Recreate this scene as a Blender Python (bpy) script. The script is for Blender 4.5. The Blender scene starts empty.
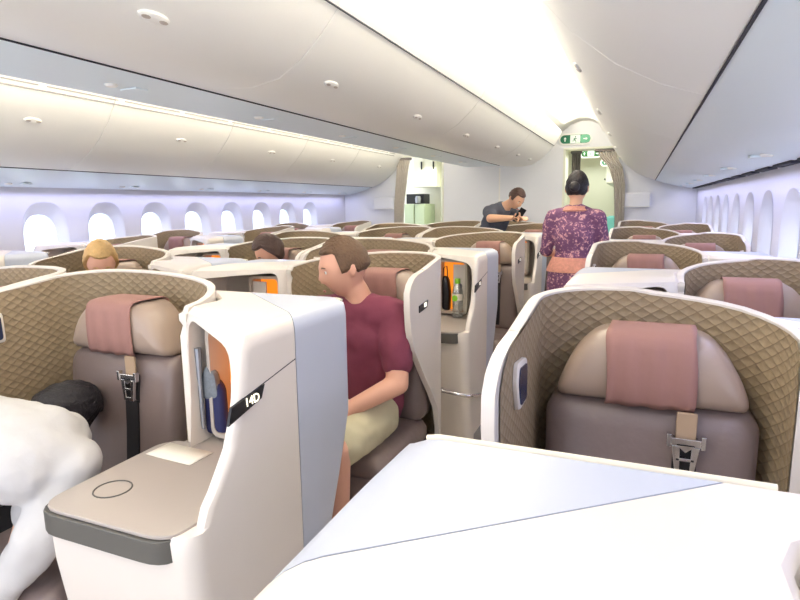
import bpy, bmesh, math, random
from mathutils import Vector, Matrix
random.seed(7)
SC = bpy.context.scene
COL = SC.collection
PI = math.pi

# ------------------------------------------------------------------ camera, world, lights, exposure
YAW, PITCH, ROLL, FOC, CAMZ = 0.3958, 0.1643, -0.0121, 573.9, 1.46
cam_d = bpy.data.cameras.new('camera'); cam = bpy.data.objects.new('camera', cam_d); COL.objects.link(cam)
cam_d.sensor_width = 36.0; cam_d.lens = FOC*36.0/800.0; cam_d.clip_start = .02; cam_d.clip_end = 100
_f = Vector((-math.sin(YAW)*math.cos(PITCH), math.cos(YAW)*math.cos(PITCH), -math.sin(PITCH)))
_r = Vector((math.cos(YAW), math.sin(YAW), 0)); _u = _r.cross(_f)
_r2 = _r*math.cos(ROLL)+_u*math.sin(ROLL); _u2 = -_r*math.sin(ROLL)+_u*math.cos(ROLL)
cam.matrix_world = Matrix(((_r2.x, _u2.x, -_f.x, 0), (_r2.y, _u2.y, -_f.y, 0), (_r2.z, _u2.z, -_f.z, CAMZ), (0, 0, 0, 1)))
SC.camera = cam

w = bpy.data.worlds.new('sky'); SC.world = w; w.use_nodes = True
bg = w.node_tree.nodes['Background']
bg.inputs['Color'].default_value = (0.84, 0.88, 1.0, 1); bg.inputs['Strength'].default_value = 2.8

CX = -2.0255          # cabin centre line
YB = 8.94             # rear bulkhead
Y0 = -1.6             # front end of the modelled cabin

def area(name, loc, size, power, color, rot=(0, 0, 0), spread=PI):
    l = bpy.data.lights.new(name, 'AREA'); l.shape = 'RECTANGLE'; l.size, l.size_y = size
    l.energy = power; l.color = color; l.spread = spread
    o = bpy.data.objects.new(name, l); COL.objects.link(o); o.location = loc; o.rotation_euler = rot
    return o
WARM = (1.0, .90, .74); VIO = (.62, .62, 1.0); WHITE = (1.0, .97, .93)
# cove lighting over both aisles (long strips tucked on top of the bins, shining up and across the ceiling)
for s in (1, -1):
    area('cove_lamp_inner', (CX+s*1.02, 3.6, 2.46), (.06, 10.0), 50, WARM, (0, s*math.radians(-130), 0))
    area('cove_lamp_outer', (CX+s*1.44, 3.6, 2.50), (.06, 10.0), 40, WARM, (0, s*math.radians(130), 0))
    area('aisle_ceiling_lamp', (CX+s*1.25, 3.6, 2.575), (.22, 10.0), 16, WHITE, (0, 0, 0))
    # violet wash running down the side walls from under the bins
    area('wall_wash_lamp', (CX+s*2.60, 3.6, 1.625), (.05, 10.4), 25, VIO, (0, s*math.radians(10), 0))
area('galley_lamp_left', (CX-1.3, 9.7, 2.15), (.8, .8), 9, (1, 1, .84))
area('galley_lamp_right', (CX+1.2, 9.9, 2.24), (.7, 1.2), 15, (1, .99, .88))
area('rear_cabin_lamp', (CX+1.2, 12.5, 2.3), (1.0, 2.5), 30, (.95, 1, .92))
area('front_cabin_lamp', (CX+.2, -1.3, 2.2), (3.6, 1.0), 6, (.93, .95, 1.0), (math.radians(35), 0, 0))

SC.view_settings.view_transform = 'Standard'; SC.view_settings.look = 'None'
SC.view_settings.exposure = 0.08; SC.view_settings.gamma = 1.0; SC.view_settings.use_curve_mapping = False

# ------------------------------------------------------------------ materials
def srgb(r, g, b):
    f = lambda c: (c/255/12.92) if c/255 <= .04045 else ((c/255+.055)/1.055)**2.4
    return (f(r), f(g), f(b), 1)
def mat(name, col, rough=.5, metal=0, noise=0, nscale=30, bump=0, bscale=60, spec=.5, emis=None, estr=0, coat=0):
    m = bpy.data.materials.new(name); m.use_nodes = True; nt = m.node_tree; b = nt.nodes['Principled BSDF']
    c = srgb(*col); b.inputs['Base Color'].default_value = c
    b.inputs['Roughness'].default_value = rough; b.inputs['Metallic'].default_value = metal
    b.inputs['Specular IOR Level'].default_value = spec
    if coat: b.inputs['Coat Weight'].default_value = coat
    tc = nt.nodes.new('ShaderNodeTexCoord')
    if noise:
        n = nt.nodes.new('ShaderNodeTexNoise'); n.inputs['Scale'].default_value = nscale; n.inputs['Detail'].default_value = 4
        nt.links.new(tc.outputs['Object'], n.inputs['Vector'])
        mx = nt.nodes.new('ShaderNodeMix'); mx.data_type = 'RGBA'
        mx.inputs['A'].default_value = tuple(min(1, x*(1-noise)) for x in c[:3])+(1,)
        mx.inputs['B'].default_value = tuple(min(1, x*(1+noise)) for x in c[:3])+(1,)
        nt.links.new(n.outputs['Fac'], mx.inputs['Factor']); nt.links.new(mx.outputs['Result'], b.inputs['Base Color'])
    if bump:
        n2 = nt.nodes.new('ShaderNodeTexNoise'); n2.inputs['Scale'].default_value = bscale; n2.inputs['Detail'].default_value = 5
        nt.links.new(tc.outputs['Object'], n2.inputs['Vector'])
        bp = nt.nodes.new('ShaderNodeBump'); bp.inputs['Strength'].default_value = bump; bp.inputs['Distance'].default_value = .01
        nt.links.new(n2.outputs['Fac'], bp.inputs['Height']); nt.links.new(bp.outputs['Normal'], b.inputs['Normal'])
    if emis:
        b.inputs['Emission Color'].default_value = srgb(*emis); b.inputs['Emission Strength'].default_value = estr
    return m
M = {}
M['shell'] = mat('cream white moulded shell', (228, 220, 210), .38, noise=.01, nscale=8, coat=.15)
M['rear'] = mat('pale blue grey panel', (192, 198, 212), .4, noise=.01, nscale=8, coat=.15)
M['trim'] = mat('cream edge bead', (236, 228, 206), .4)
M['cabin'] = mat('cabin white plastic', (248, 248, 242), .42, noise=.01, nscale=5)
M['psu'] = mat('service strip plastic', (232, 245, 250), .35)
M['ceil'] = mat('ceiling lining', (246, 244, 238), .6)
M['wall'] = mat('side wall lining', (228, 228, 236), .5, noise=.01, nscale=6)
M['bulk'] = mat('bulkhead laminate', (236, 238, 240), .5, noise=.01, nscale=6)
M['gap'] = mat('dark joint', (40, 42, 52), .7)
M['softgap'] = mat('pale joint', (150, 148, 146), .7)
M['leather'] = mat('taupe leather', (128, 112, 107), .33, noise=.06, nscale=14, bump=.9, bscale=6)
M['leather2'] = mat('warm taupe leather', (168, 148, 133), .36, noise=.05, nscale=14, bump=.2, bscale=9)
M['cover'] = mat('dusty rose headrest cloth', (160, 118, 108), .75, noise=.06, nscale=10, bump=.3, bscale=12)
M['strap'] = mat('black webbing', (30, 28, 30), .7)
M['strap_tan'] = mat('tan webbing', (176, 150, 122), .7)
M['chrome'] = mat('polished metal', (225, 225, 228), .2, metal=1)
M['tray'] = mat('taupe tray laminate', (176, 166, 158), .35, noise=.02, nscale=20)
M['tray_edge'] = mat('dark grey tray edge', (92, 90, 84), .45)
M['niche'] = mat('light taupe niche frame', (196, 186, 174), .45)
M['black'] = mat('black plastic', (22, 22, 26), .35)
M['dark'] = mat('dark grey plastic', (70, 70, 74), .5)
M['amber'] = mat('amber lit niche lining', (240, 150, 50), .5, noise=.2, nscale=14, emis=(255, 150, 40), estr=.75)  # lamp glow inside the niche, put into the lining's colour and emission
M['navy'] = mat('navy pouch fabric', (34, 38, 84), .7, noise=.25, nscale=22)
M['greybag'] = mat('grey mesh fabric', (120, 126, 132), .8, noise=.3, nscale=120)
M['paper'] = mat('cream paper card', (240, 234, 220), .7)
M['glow'] = mat('lit sign lens', (255, 250, 230), .4, emis=(255, 246, 215), estr=1.3)
M['lampglass'] = mat('smoky lamp glass', (52, 58, 84), .12)
M['carpet'] = mat('beige carpet', (176, 164, 152), .95, noise=.18, nscale=160, bump=.5, bscale=300)
M['curtain'] = mat('taupe curtain cloth', (205, 198, 186), .85, noise=.1, nscale=25)
M['curtain_dark'] = mat('dark curtain cloth', (128, 122, 116), .85, noise=.1, nscale=25)
M['galley'] = mat('galley cream laminate', (240, 238, 220), .4)
M['locker'] = mat('pale green trolley', (186, 200, 168), .4)
M['door'] = mat('aircraft door lining', (238, 240, 222), .5)
M['green'] = mat('green exit sign face', (20, 110, 76), .4, emis=(20, 120, 80), estr=.12)
M['palegreen'] = mat('pale green exit sign face', (96, 176, 136), .4, emis=(110, 190, 150), estr=.15)
M['darkgreen'] = mat('dark green exit sign face', (36, 92, 44), .4, emis=(40, 100, 50), estr=.2)
M['signwhite'] = mat('white sign print', (235, 245, 235), .5, emis=(250, 255, 250), estr=.2)
M['teal'] = mat('pale teal seat cloth', (128, 205, 205), .8, noise=.1, nscale=30)
M['skin'] = mat('light skin', (226, 172, 146), .5, noise=.05, nscale=12)
M['skin2'] = mat('warm skin', (232, 184, 150), .5, noise=.04, nscale=12)
M['lips'] = mat('lips', (184, 110, 98), .5)
M['eye'] = mat('eye white', (235, 232, 228), .2)
M['iris'] = mat('dark iris', (52, 40, 32), .2)
M['hair_brown'] = mat('short brown hair', (104, 78, 56), .6, noise=.3, nscale=60, bump=.8, bscale=120)
M['hair_black'] = mat('black hair', (34, 30, 34), .45, noise=.3, nscale=60, bump=.6, bscale=120)
M['hair_blond'] = mat('blond hair', (216, 176, 116), .55, noise=.2, nscale=60, bump=.6, bscale=120)
M['hair_dark'] = mat('dark brown hair', (82, 60, 52), .5, noise=.3, nscale=60, bump=.6, bscale=120)
M['maroon'] = mat('maroon tshirt jersey', (124, 56, 76), .85, noise=.12, nscale=9, bump=.5, bscale=9)
M['khaki'] = mat('khaki shorts cotton', (206, 198, 164), .85, noise=.06, nscale=12, bump=.4, bscale=12)
M['whiteshirt'] = mat('white shirt cotton', (200, 198, 196), .85, noise=.03, nscale=10, bump=.8, bscale=9)
M['trouser'] = mat('black trousers', (32, 30, 34), .8)
M['greyshirt'] = mat('slate grey shirt', (86, 90, 102), .85, noise=.1, nscale=16, bump=.4, bscale=14)
M['labelgreen'] = mat('bright green label', (150, 220, 60), .4)
M['steel'] = mat('brushed grey metal', (150, 152, 158), .35, metal=.7)

def quilt():
    m = bpy.data.materials.new('quilted brown fabric'); m.use_nodes = True; nt = m.node_tree; b = nt.nodes['Principled BSDF']
    N = nt.nodes.new; L = nt.links.new
    uv = N('ShaderNodeUVMap'); uv.uv_map = 'UVMap'; sp = N('ShaderNodeSeparateXYZ'); L(uv.outputs['UV'], sp.inputs[0])
    def mth(op, a, bb=None):
        n = N('ShaderNodeMath'); n.operation = op
        for i, v in enumerate((a, bb)):
            if v is None: continue
            if isinstance(v, (int, float)): n.inputs[i].default_value = v
            else: L(v, n.inputs[i])
        return n.outputs[0]
    k = 1/.045
    zz = mth('MULTIPLY', sp.outputs['Y'], 1.55)
    p = mth('MULTIPLY', mth('ADD', sp.outputs['X'], zz), k*PI/1.0)
    q = mth('MULTIPLY', mth('SUBTRACT', sp.outputs['X'], zz), k*PI/1.0)
    sp_ = mth('ABSOLUTE', mth('SINE', p)); sq_ = mth('ABSOLUTE', mth('SINE', q))
    h = mth('POWER', mth('MULTIPLY', sp_, sq_), .5)
    bp = N('ShaderNodeBump'); bp.inputs['Strength'].default_value = .45; bp.inputs['Distance'].default_value = .008
    L(h, bp.inputs['Height']); L(bp.outputs['Normal'], b.inputs['Normal'])
    ns = N('ShaderNodeTexNoise'); ns.inputs['Scale'].default_value = 90; tc = N('ShaderNodeTexCoord'); L(tc.outputs['Object'], ns.inputs['Vector'])
    mx = N('ShaderNodeMix'); mx.data_type = 'RGBA'; mx.inputs['A'].default_value = srgb(142, 124, 96); mx.inputs['B'].default_value = srgb(170, 150, 120)
    L(ns.outputs['Fac'], mx.inputs['Factor'])
    st = N('ShaderNodeMix'); st.data_type = 'RGBA'; st.inputs['A'].default_value = srgb(128, 110, 84)   # stitching thread
    L(mx.outputs['Result'], st.inputs['B']); L(mth('MINIMUM', mth('MULTIPLY', h, 3.0), 1.0), st.inputs['Factor'])
    L(st.outputs['Result'], b.inputs['Base Color']); b.inputs['Roughness'].default_value = .62
    return m
M['quilt'] = quilt()

def batik():
    m = bpy.data.materials.new('purple floral batik'); m.use_nodes = True; nt = m.node_tree; b = nt.nodes['Principled BSDF']
    N = nt.nodes.new; L = nt.links.new
    tc = N('ShaderNodeTexCoord'); v = N('ShaderNodeTexVoronoi'); v.inputs['Scale'].default_value = 34; v.feature = 'SMOOTH_F1'
    n = N('ShaderNodeTexNoise'); n.inputs['Scale'].default_value = 30; n.inputs['Detail'].default_value = 3
    L(tc.outputs['Object'], n.inputs['Vector']); mxv = N('ShaderNodeMix'); mxv.data_type = 'RGBA'; mxv.inputs['Factor'].default_value = .12
    L(tc.outputs['Object'], mxv.inputs['A']); L(n.outputs['Color'], mxv.inputs['B']); L(mxv.outputs['Result'], v.inputs['Vector'])
    cr = N('ShaderNodeValToRGB'); e = cr.color_ramp.elements
    e[0].position = .26; e[0].color = srgb(226, 178, 180); e[1].position = .62; e[1].color = srgb(118, 76, 110)
    k = e.new(.38); k.color = srgb(190, 130, 140); k = e.new(.46); k.color = srgb(140, 98, 132)
    L(v.outputs['Distance'], cr.inputs['Fac']); 
    mu = N('ShaderNodeMath'); mu.operation = 'MULTIPLY'; mu.inputs[1].default_value = 1.3
    L(v.outputs['Distance'], mu.inputs[0]); L(mu.outputs[0], cr.inputs['Fac'])
    L(cr.outputs['Color'], b.inputs['Base Color']); b.inputs['Roughness'].default_value = .8
    return m
M['batik'] = batik()
M['batikband'] = mat('orange pink batik border', (216, 152, 134), .8, noise=.3, nscale=60)

def glass(name, tint=(1, 1, 1), mixf=.12):
    m = bpy.data.materials.new(name); m.use_nodes = True; nt = m.node_tree; nt.nodes.clear()
    o = nt.nodes.new('ShaderNodeOutputMaterial'); t = nt.nodes.new('ShaderNodeBsdfTransparent'); g = nt.nodes.new('ShaderNodeBsdfGlossy')
    t.inputs['Color'].default_value = tint+(1,); g.inputs['Roughness'].default_value = .08
    mx = nt.nodes.new('ShaderNodeMixShader'); mx.inputs[0].default_value = mixf
    nt.links.new(t.outputs[0], mx.inputs[1]); nt.links.new(g.outputs[0], mx.inputs[2]); nt.links.new(mx.outputs[0], o.inputs[0])
    return m
M['pane'] = glass('window pane', (.93, .98, 1), .06)
M['bottle'] = glass('clear bottle plastic', (.88, .94, .94), .42)

# ------------------------------------------------------------------ mesh helpers
def link(name, me, m=None, parent=None, smooth=35, bevel=0, bseg=2):
    o = bpy.data.objects.new(name, me); COL.objects.link(o)
    if m is not None:
        ms = m if isinstance(m, (list, tuple)) else [m]
        me.materials.clear()
        for x in ms: me.materials.append(x)
    if smooth:
        me.shade_smooth(); me.set_sharp_from_angle(angle=math.radians(smooth))
    if parent is not None: o.parent = parent
    if bevel:
        b = o.modifiers.new('bevel', 'BEVEL'); b.width = bevel; b.segments = bseg; b.limit_method = 'ANGLE'
        b.angle_limit = math.radians(40); b.harden_normals = True
    return o
def tome(bm, recalc=True):
    if recalc: bmesh.ops.recalc_face_normals(bm, faces=bm.faces)
    me = bpy.data.meshes.new('m'); bm.to_mesh(me); bm.free(); return me
def obj(name, bm, m, parent=None, **k):
    return link(name, tome(bm), m, parent, **k)
def tag(o, label=None, cat=None, group=None, kind=None):
    if label: o['label'] = label
    if cat: o['category'] = cat
    if group: o['group'] = group
    if kind: o['kind'] = kind
    return o
def empty(name, loc, label, cat, group=None, rz=0):
    o = bpy.data.objects.new(name, None); COL.objects.link(o); o.location = loc; o.rotation_euler = (0, 0, rz)
    o.empty_display_size = .1
    return tag(o, label, cat, group)
def box(bm, x0, x1, y0, y1, z0, z1):
    vs = [bm.verts.new((x, y, z)) for x in (x0, x1) for y in (y0, y1) for z in (z0, z1)]
    for f in ((0, 1, 3, 2), (4, 6, 7, 5), (0, 4, 5, 1), (2, 3, 7, 6), (0, 2, 6, 4), (1, 5, 7, 3)):
        bm.faces.new([vs[i] for i in f])
    return vs
def boxm(*a):
    bm = bmesh.new(); box(bm, *a); return bm
def loft(bm, rings, closed=True, cap=True):
    R = [[bm.verts.new(p) for p in r] for r in rings]; n = len(R[0])
    for a, b in zip(R, R[1:]):
        for i in range(n if closed else n-1):
            j = (i+1) % n
            try: bm.faces.new((a[i], a[j], b[j], b[i]))
            except ValueError: pass
    if cap and closed:
        bm.faces.new(R[0]); bm.faces.new(list(reversed(R[-1])))
    return R
def tube(bm, pts, r, n=8):
    pts = [Vector(p) for p in pts]; rings = []
    rr = r if isinstance(r, (list, tuple)) else [r]*len(pts)
    prev = None
    for i, p in enumerate(pts):
        d = (pts[min(i+1, len(pts)-1)]-pts[max(i-1, 0)]).normalized()
        a = (prev - d*prev.dot(d)) if prev is not None else d.orthogonal()
        a.normalize(); prev = a; b = d.cross(a)
        rings.append([p+(a*math.cos(2*PI*k/n)+b*math.sin(2*PI*k/n))*rr[i] for k in range(n)])
    loft(bm, rings)
def lathe(bm, prof, n=24, c=(0, 0, 0)):
    loft(bm, [[(c[0]+r*math.cos(2*PI*k/n), c[1]+r*math.sin(2*PI*k/n), c[2]+z) for k in range(n)] for r, z in prof])
def prism(bm, poly, axis, a, b):
    """poly of 2-tuples; axis the extrusion axis"""
    def P(p, t):
        return {'x': (t, p[0], p[1]), 'y': (p[0], t, p[1]), 'z': (p[0], p[1], t)}[axis]
    loft(bm, [[P(p, a) for p in poly], [P(p, b) for p in poly]])
def rrect(x0, x1, y0, y1, r, n=5):
    out = []
    for cx, cy, a0 in ((x1-r, y1-r, 0), (x0+r, y1-r, 90), (x0+r, y0+r, 180), (x1-r, y0+r, 270)):
        for k in range(n+1):
            a = math.radians(a0+90*k/n); out.append((cx+r*math.cos(a), cy+r*math.sin(a)))
    return out
def round_poly(P, r, n=4):
    out = []; N = len(P)
    for i in range(N):
        p = Vector(P[i]); a = Vector(P[i-1]); b = Vector(P[(i+1) % N])
        rr = r[i] if isinstance(r, (list, tuple)) else r
        da, db = (a-p), (b-p); ra = min(rr, da.length*.48); rb = min(rr, db.length*.48)
        s, e = p+da.normalized()*ra, p+db.normalized()*rb
        for k in range(n+1):
            t = k/n; out.append(tuple(s*(1-t)**2+p*2*t*(1-t)+e*t*t))
    return out
def pillow(bm, outline, axis_fn, layers):
    """outline (x,z) ring; layers [(depth, inset)]; inset shrinks towards the centroid by distance"""
    n = len(outline); cx = sum(p[0] for p in outline)/n; cz = sum(p[1] for p in outline)/n
    hx = max(abs(p[0]-cx) for p in outline); hz = max(abs(p[1]-cz) for p in outline)
    rings = []
    for d, ins in layers:
        rings.append([axis_fn(cx+(p[0]-cx)*(1-ins/hx), d, cz+(p[1]-cz)*(1-ins/hz)) for p in outline])
    loft(bm, rings)
def evaluated(o):
    dg = bpy.context.evaluated_depsgraph_get(); dg.update()
    me = bpy.data.meshes.new_from_object(o.evaluated_get(dg)); return me
def kill(*os):
    for o in os: bpy.data.objects.remove(o, do_unlink=True)
def boolean(me, cutter_bm, op='DIFFERENCE'):
    a = bpy.data.objects.new('t', me); COL.objects.link(a)
    c = bpy.data.objects.new('c', tome(cutter_bm)); COL.objects.link(c)
    md = a.modifiers.new('b', 'BOOLEAN'); md.operation = op; md.object = c; md.solver = 'EXACT'
    r = evaluated(a); kill(a, c); return r
def lerp(a, b, t): return a+(b-a)*t
def interp(x, xs, ys):
    if x <= xs[0]: return ys[0]
    for i in range(len(xs)-1):
        if x <= xs[i+1]: return lerp(ys[i], ys[i+1], (x-xs[i])/(xs[i+1]-xs[i]))
    return ys[-1]
def text_mesh(body, size, depth=.0008):
    cu = bpy.data.curves.new('t', 'FONT'); cu.body = body; cu.size = size; cu.extrude = depth; cu.align_x = 'CENTER'; cu.align_y = 'CENTER'
    o = bpy.data.objects.new('t', cu); COL.objects.link(o); me = evaluated(o); kill(o); return me

# ------------------------------------------------------------------ cabin shell (structure)
def sweep(name, prof, y0, y1, m, thick=0, kind='structure', smooth=35, parent=None, flip=False):
    bm = bmesh.new(); loft(bm, [[(x, y0, z) for x, z in prof], [(x, y1, z) for x, z in prof]], closed=False, cap=False)
    me = tome(bm); o = link(name, me, m, parent, smooth=smooth)
    if thick:
        s = o.modifiers.new('solid', 'SOLIDIFY'); s.thickness = thick; s.offset = 0
    if kind: o['kind'] = kind
    return o
def mir(pts, s): return [(CX+s*x, z) for x, z in pts]

tag(obj('floor', boxm(CX-2.8, CX+2.8, Y0, YB+5.5, -.06, 0), M['carpet'], smooth=0), kind='structure')

# aisle ceilings and the closed crown above the centre bins
CEIL = [(.90, 2.50), (1.0, 2.58), (1.15, 2.63), (1.3, 2.62), (1.42, 2.57), (1.56, 2.48)]
full = [(CX-x, z) for x, z in reversed(CEIL)]+[(CX+x, z) for x, z in CEIL]
sweep('ceiling', full, Y0, YB+.02, M['ceil'], .02)

# side walls with window holes
WIN_Y = [2.82+.62*k-.62*4 for k in range(13)]
WX = 2.72
def wall(s, name):
    x = CX+s*WX
    bm = bmesh.new()
    prof = [(0, 0), (0.0, .5), (0.0, 1.66), (-.02, 1.70)]
    box(bm, min(x, x+s*.05), max(x, x+s*.05), Y0, YB, 0, 1.72)
    me = tome(bm)
    cut = bmesh.new()
    for y in WIN_Y:
        oval = lambda hw, hh, n=28: [(y+hw*math.copysign(abs(math.cos(2*PI*k/n))**.75, math.cos(2*PI*k/n)), 1.215+hh*math.copysign(abs(math.sin(2*PI*k/n))**.8, math.sin(2*PI*k/n))) for k in range(n)]
        prism(cut, oval(.205, .30), 'x', x-.2, x+.2)
    me = boolean(me, cut)
    o = link(name, me, M['wall'], smooth=30); o['kind'] = 'structure'
    # reveals, frames, panes
    for i, y in enumerate(WIN_Y):
        n = 28
        def oval(hw, hh, dz=0): return [(y+hw*math.copysign(abs(math.cos(2*PI*k/n))**.75, math.cos(2*PI*k/n)), 1.215+dz+hh*math.copysign(abs(math.sin(2*PI*k/n))**.8, math.sin(2*PI*k/n))) for k in range(n)]
        bm = bmesh.new()
        rings = [[(x+s*d, p[0], p[1]) for p in oval(hw, hh, dz)] for d, hw, hh, dz in ((-.003, .212, .307, 0), (.0, .205, .30, 0), (.03, .19, .28, -.008), (.06, .168, .248, -.02), (.075, .156, .228, -.028), (.075, .153, .225, -.028), (.10, .153, .225, -.028), (.10, .23, .33, 0), (.06, .24, .34, 0), (.05, .215, .31, 0))]
        loft(bm, rings, cap=False)
        f = obj('window_%d' % (i+1+(0 if s < 0 else len(WIN_Y))), bm, M['wall'], smooth=40); f['kind'] = 'structure'
        bm = bmesh.new(); prism(bm, [(p[0], p[1]) for p in oval(.154, .226, -.028)], 'x', x+s*.086, x+s*.092)
        g = obj('window_pane', bm, M['pane'], f, smooth=0)
wall(-1, 'wall_left'); wall(1, 'wall_right')
# purple lit upper ledge where the wall meets the bins
for s, nm in ((-1, 'trim_1'), (1, 'trim_2')):
    sweep(nm, mir([(2.60, 1.66), (2.66, 1.655), (2.76, 1.66), (2.78, 1.74)], s), Y0, YB, M['psu'], .008)

# rear bulkhead, one piece with two doorways
def bulkhead():
    bm = bmesh.new(); box(bm, CX-2.75, CX+2.75, YB, YB+.05, 0, 2.70); me = tome(bm)
    for s in (1, -1):
        c = bmesh.new(); box(c, *(sorted((CX+s*.94, CX+s*1.69))), YB-.1, YB+.2, -.1, 2.235); me = boolean(me, c)
    o = link('wall_back', me, M['bulk'], smooth=30); o['kind'] = 'structure'
bulkhead()
# thin white joint strip and door frame edges on the bulkhead
tag(obj('trim_3', boxm(CX-.03, CX-.01, YB-.008, YB, 0, 2.0), M['ceil'], smooth=0), kind='structure')
for i, s in enumerate((1, -1)):
    bm = bmesh.new(); a, b = CX+s*.925, CX+s*.955
    box(bm, min(a, b), max(a, b), YB-.012, YB+.06, 0, 2.235); a, b = CX+s*.925, CX+s*1.70
    box(bm, min(a, b), max(a, b), YB-.012, YB+.06, 2.225, 2.25)
    tag(obj('trim_%d' % (4+i), bm, M['door'], smooth=0), kind='structure')

# ------------------------------------------------------------------ overhead bins
SIDE = [(1.46, 2.46), (1.50, 2.44), (1.53, 2.40), (1.60, 2.24), (1.68, 2.11), (1.80, 1.975), (1.93, 1.87), (2.06, 1.80), (2.178, 1.759)]
PSU = [(2.183, 1.758), (2.30, 1.715), (2.45, 1.675), (2.60, 1.645), (2.66, 1.64)]
CTR = [(.10, 2.005), (.25, 1.985), (.42, 1.975), (.56, 2.00), (.68, 2.07), (.78, 2.16), (.86, 2.25), (.93, 2.36), (.955, 2.42), (.94, 2.46)]
def solid_sweep(bm, front, backpts, y0, y1):
    poly = front+backpts; prism(bm, poly, 'y', y0, y1)
CTRL = [(.365, 1.994), (.45, 2.02), (.56, 2.055), (.68, 2.11)]+CTR[5:]
def bin_unit(name, label, prof, backpts, s, y0, y1, latches, m, loc_x, group, latch_i):
    yc = (y0+y1)/2
    bx = CX+s*loc_x
    e = empty(name, (bx, yc, 0), label, 'overhead bin', group)
    bm = bmesh.new()
    fr = [(CX+s*x-bx, z) for x, z in prof]; bk = [(CX+s*x-bx, z) for x, z in backpts]
    prism(bm, fr+bk, 'y', y0-yc+.002, y1-yc-.002)
    obj('door', bm, m, e, smooth=32, bevel=.004, bseg=2)
    for ly in latches:
        # latch: shallow oval plate with a darker finger slot, lying on the door
        a, b = Vector(prof[latch_i]), Vector(prof[latch_i+1]); c = (a+b)/2; t = (b-a).normalized(); n = Vector((t.y, -t.x))
        if n.y > 0: n = -n
        if s*n.x*0+n.y > 0: n = -n
        P = lambda al, yy, o: ((CX+s*(c.x+t.x*al+n.x*o))-bx, ly-yc+yy, c.y+t.y*al+n.y*o)
        bm = bmesh.new()
        ring = lambda sc, o: [P(.022*sc*math.sin(2*PI*k/16), .062*sc*math.cos(2*PI*k/16), o) for k in range(16)]
        loft(bm, [ring(1, -.004), ring(1, .006), ring(.85, .010)])
        lt = obj('latch', bm, M['cabin'], e, smooth=40)
        for q in (-.035, .035):
            bm = bmesh.new(); loft(bm, [[P(.007*math.sin(2*PI*k/10), q+.018*math.cos(2*PI*k/10), o) for k in range(10)] for o in (.006, .0112)])
            obj('finger_slot', bm, M['niche'], lt, smooth=0)
    return e
# centre bins over the middle seats, one row of doors facing each aisle
cj = [Y0, -.05, 2.19, 4.43, 6.67, 8.42]
names = ['nearest the viewer', 'second in line', 'third in line', 'fourth in line', 'last in line before the bulkhead']
for s in (1, -1):
    for i in range(5):
        y0, y1 = cj[i], cj[i+1]
        ls = [y for y in (-1.0, .3, 1.44, 2.54, 3.70, 4.86, 6.0, 7.1, 7.9) if y0+.1 < y < y1-.1]
        side = 'right aisle side' if s > 0 else 'left aisle side'
        bin_unit('overhead_bin', 'white centre overhead bin, %s, %s' % (side, names[i]), CTR if s > 0 else CTRL, [(.02, 2.46), (.02, 2.05)] if s > 0 else [(.02, 2.46), (.02, 2.14), (.365, 2.05)], s, y0, y1, ls, M['cabin'], .5, 'centre overhead bins', 3 if s > 0 else 4)
tag(obj('trim_7', boxm(CX+.858, CX+.864, Y0, 8.40, 2.240, 2.245), M['gap'], smooth=0), kind='structure')
# dark joint line beside the centre service strip
for s, k in ((1, 6),):
    bm = bmesh.new(); box(bm, *(sorted((CX+s*.091, CX+s*.099))), Y0, 8.40, 2.0, 2.0055); tag(obj('trim_%d' % k, bm, M['gap'], smooth=0), kind='structure')
def service_strip(label, x0, x1, prof, y0, y1, s, marks, grp):
    xc = CX+s*(x0+x1)/2
    e = empty('service_strip', (xc, (y0+y1)/2, 0), label, 'service panel', grp); yc = (y0+y1)/2
    bm = bmesh.new(); fr = [(CX+s*x-xc, z) for x, z in prof]; bk = [(p[0], p[1]+.02) for p in reversed(fr)]
    prism(bm, fr+bk, 'y', y0-yc, y1-yc); obj('panel', bm, M['psu'], e, smooth=32)
    k = 0; y = y0+.35
    while y < y1-.2:
        f = .5; i = int(f*(len(prof)-1)); cx_, cz_ = (prof[i][0]+prof[min(i+1, len(prof)-1)][0])/2, (prof[i][1]+prof[min(i+1, len(prof)-1)][1])/2
        bm = bmesh.new()
        lathe(bm, [(.001, -.010), (.022, -.010), (.028, -.004), (.028, .004)], 14, (CX+s*cx_-xc, y-yc, cz_)); 
        obj('air_nozzle', bm, M['cabin'], e, smooth=40)
        bm = boxm(CX+s*cx_-xc-.05, CX+s*cx_-xc+.05, y-yc+.09, y-yc+.16, cz_-.006, cz_+.006)
        obj('reading_light', bm, M['psu'], e, smooth=0, bevel=.003)
        y += 1.07
    return e
service_strip('bluish service strip under the centre overhead bins', -.36, .09, [(-.36, 1.991), (-.22, 1.996), (-.1, 2.0), (.09, 2.005)], Y0, 8.40, 1, 0, None)
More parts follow.
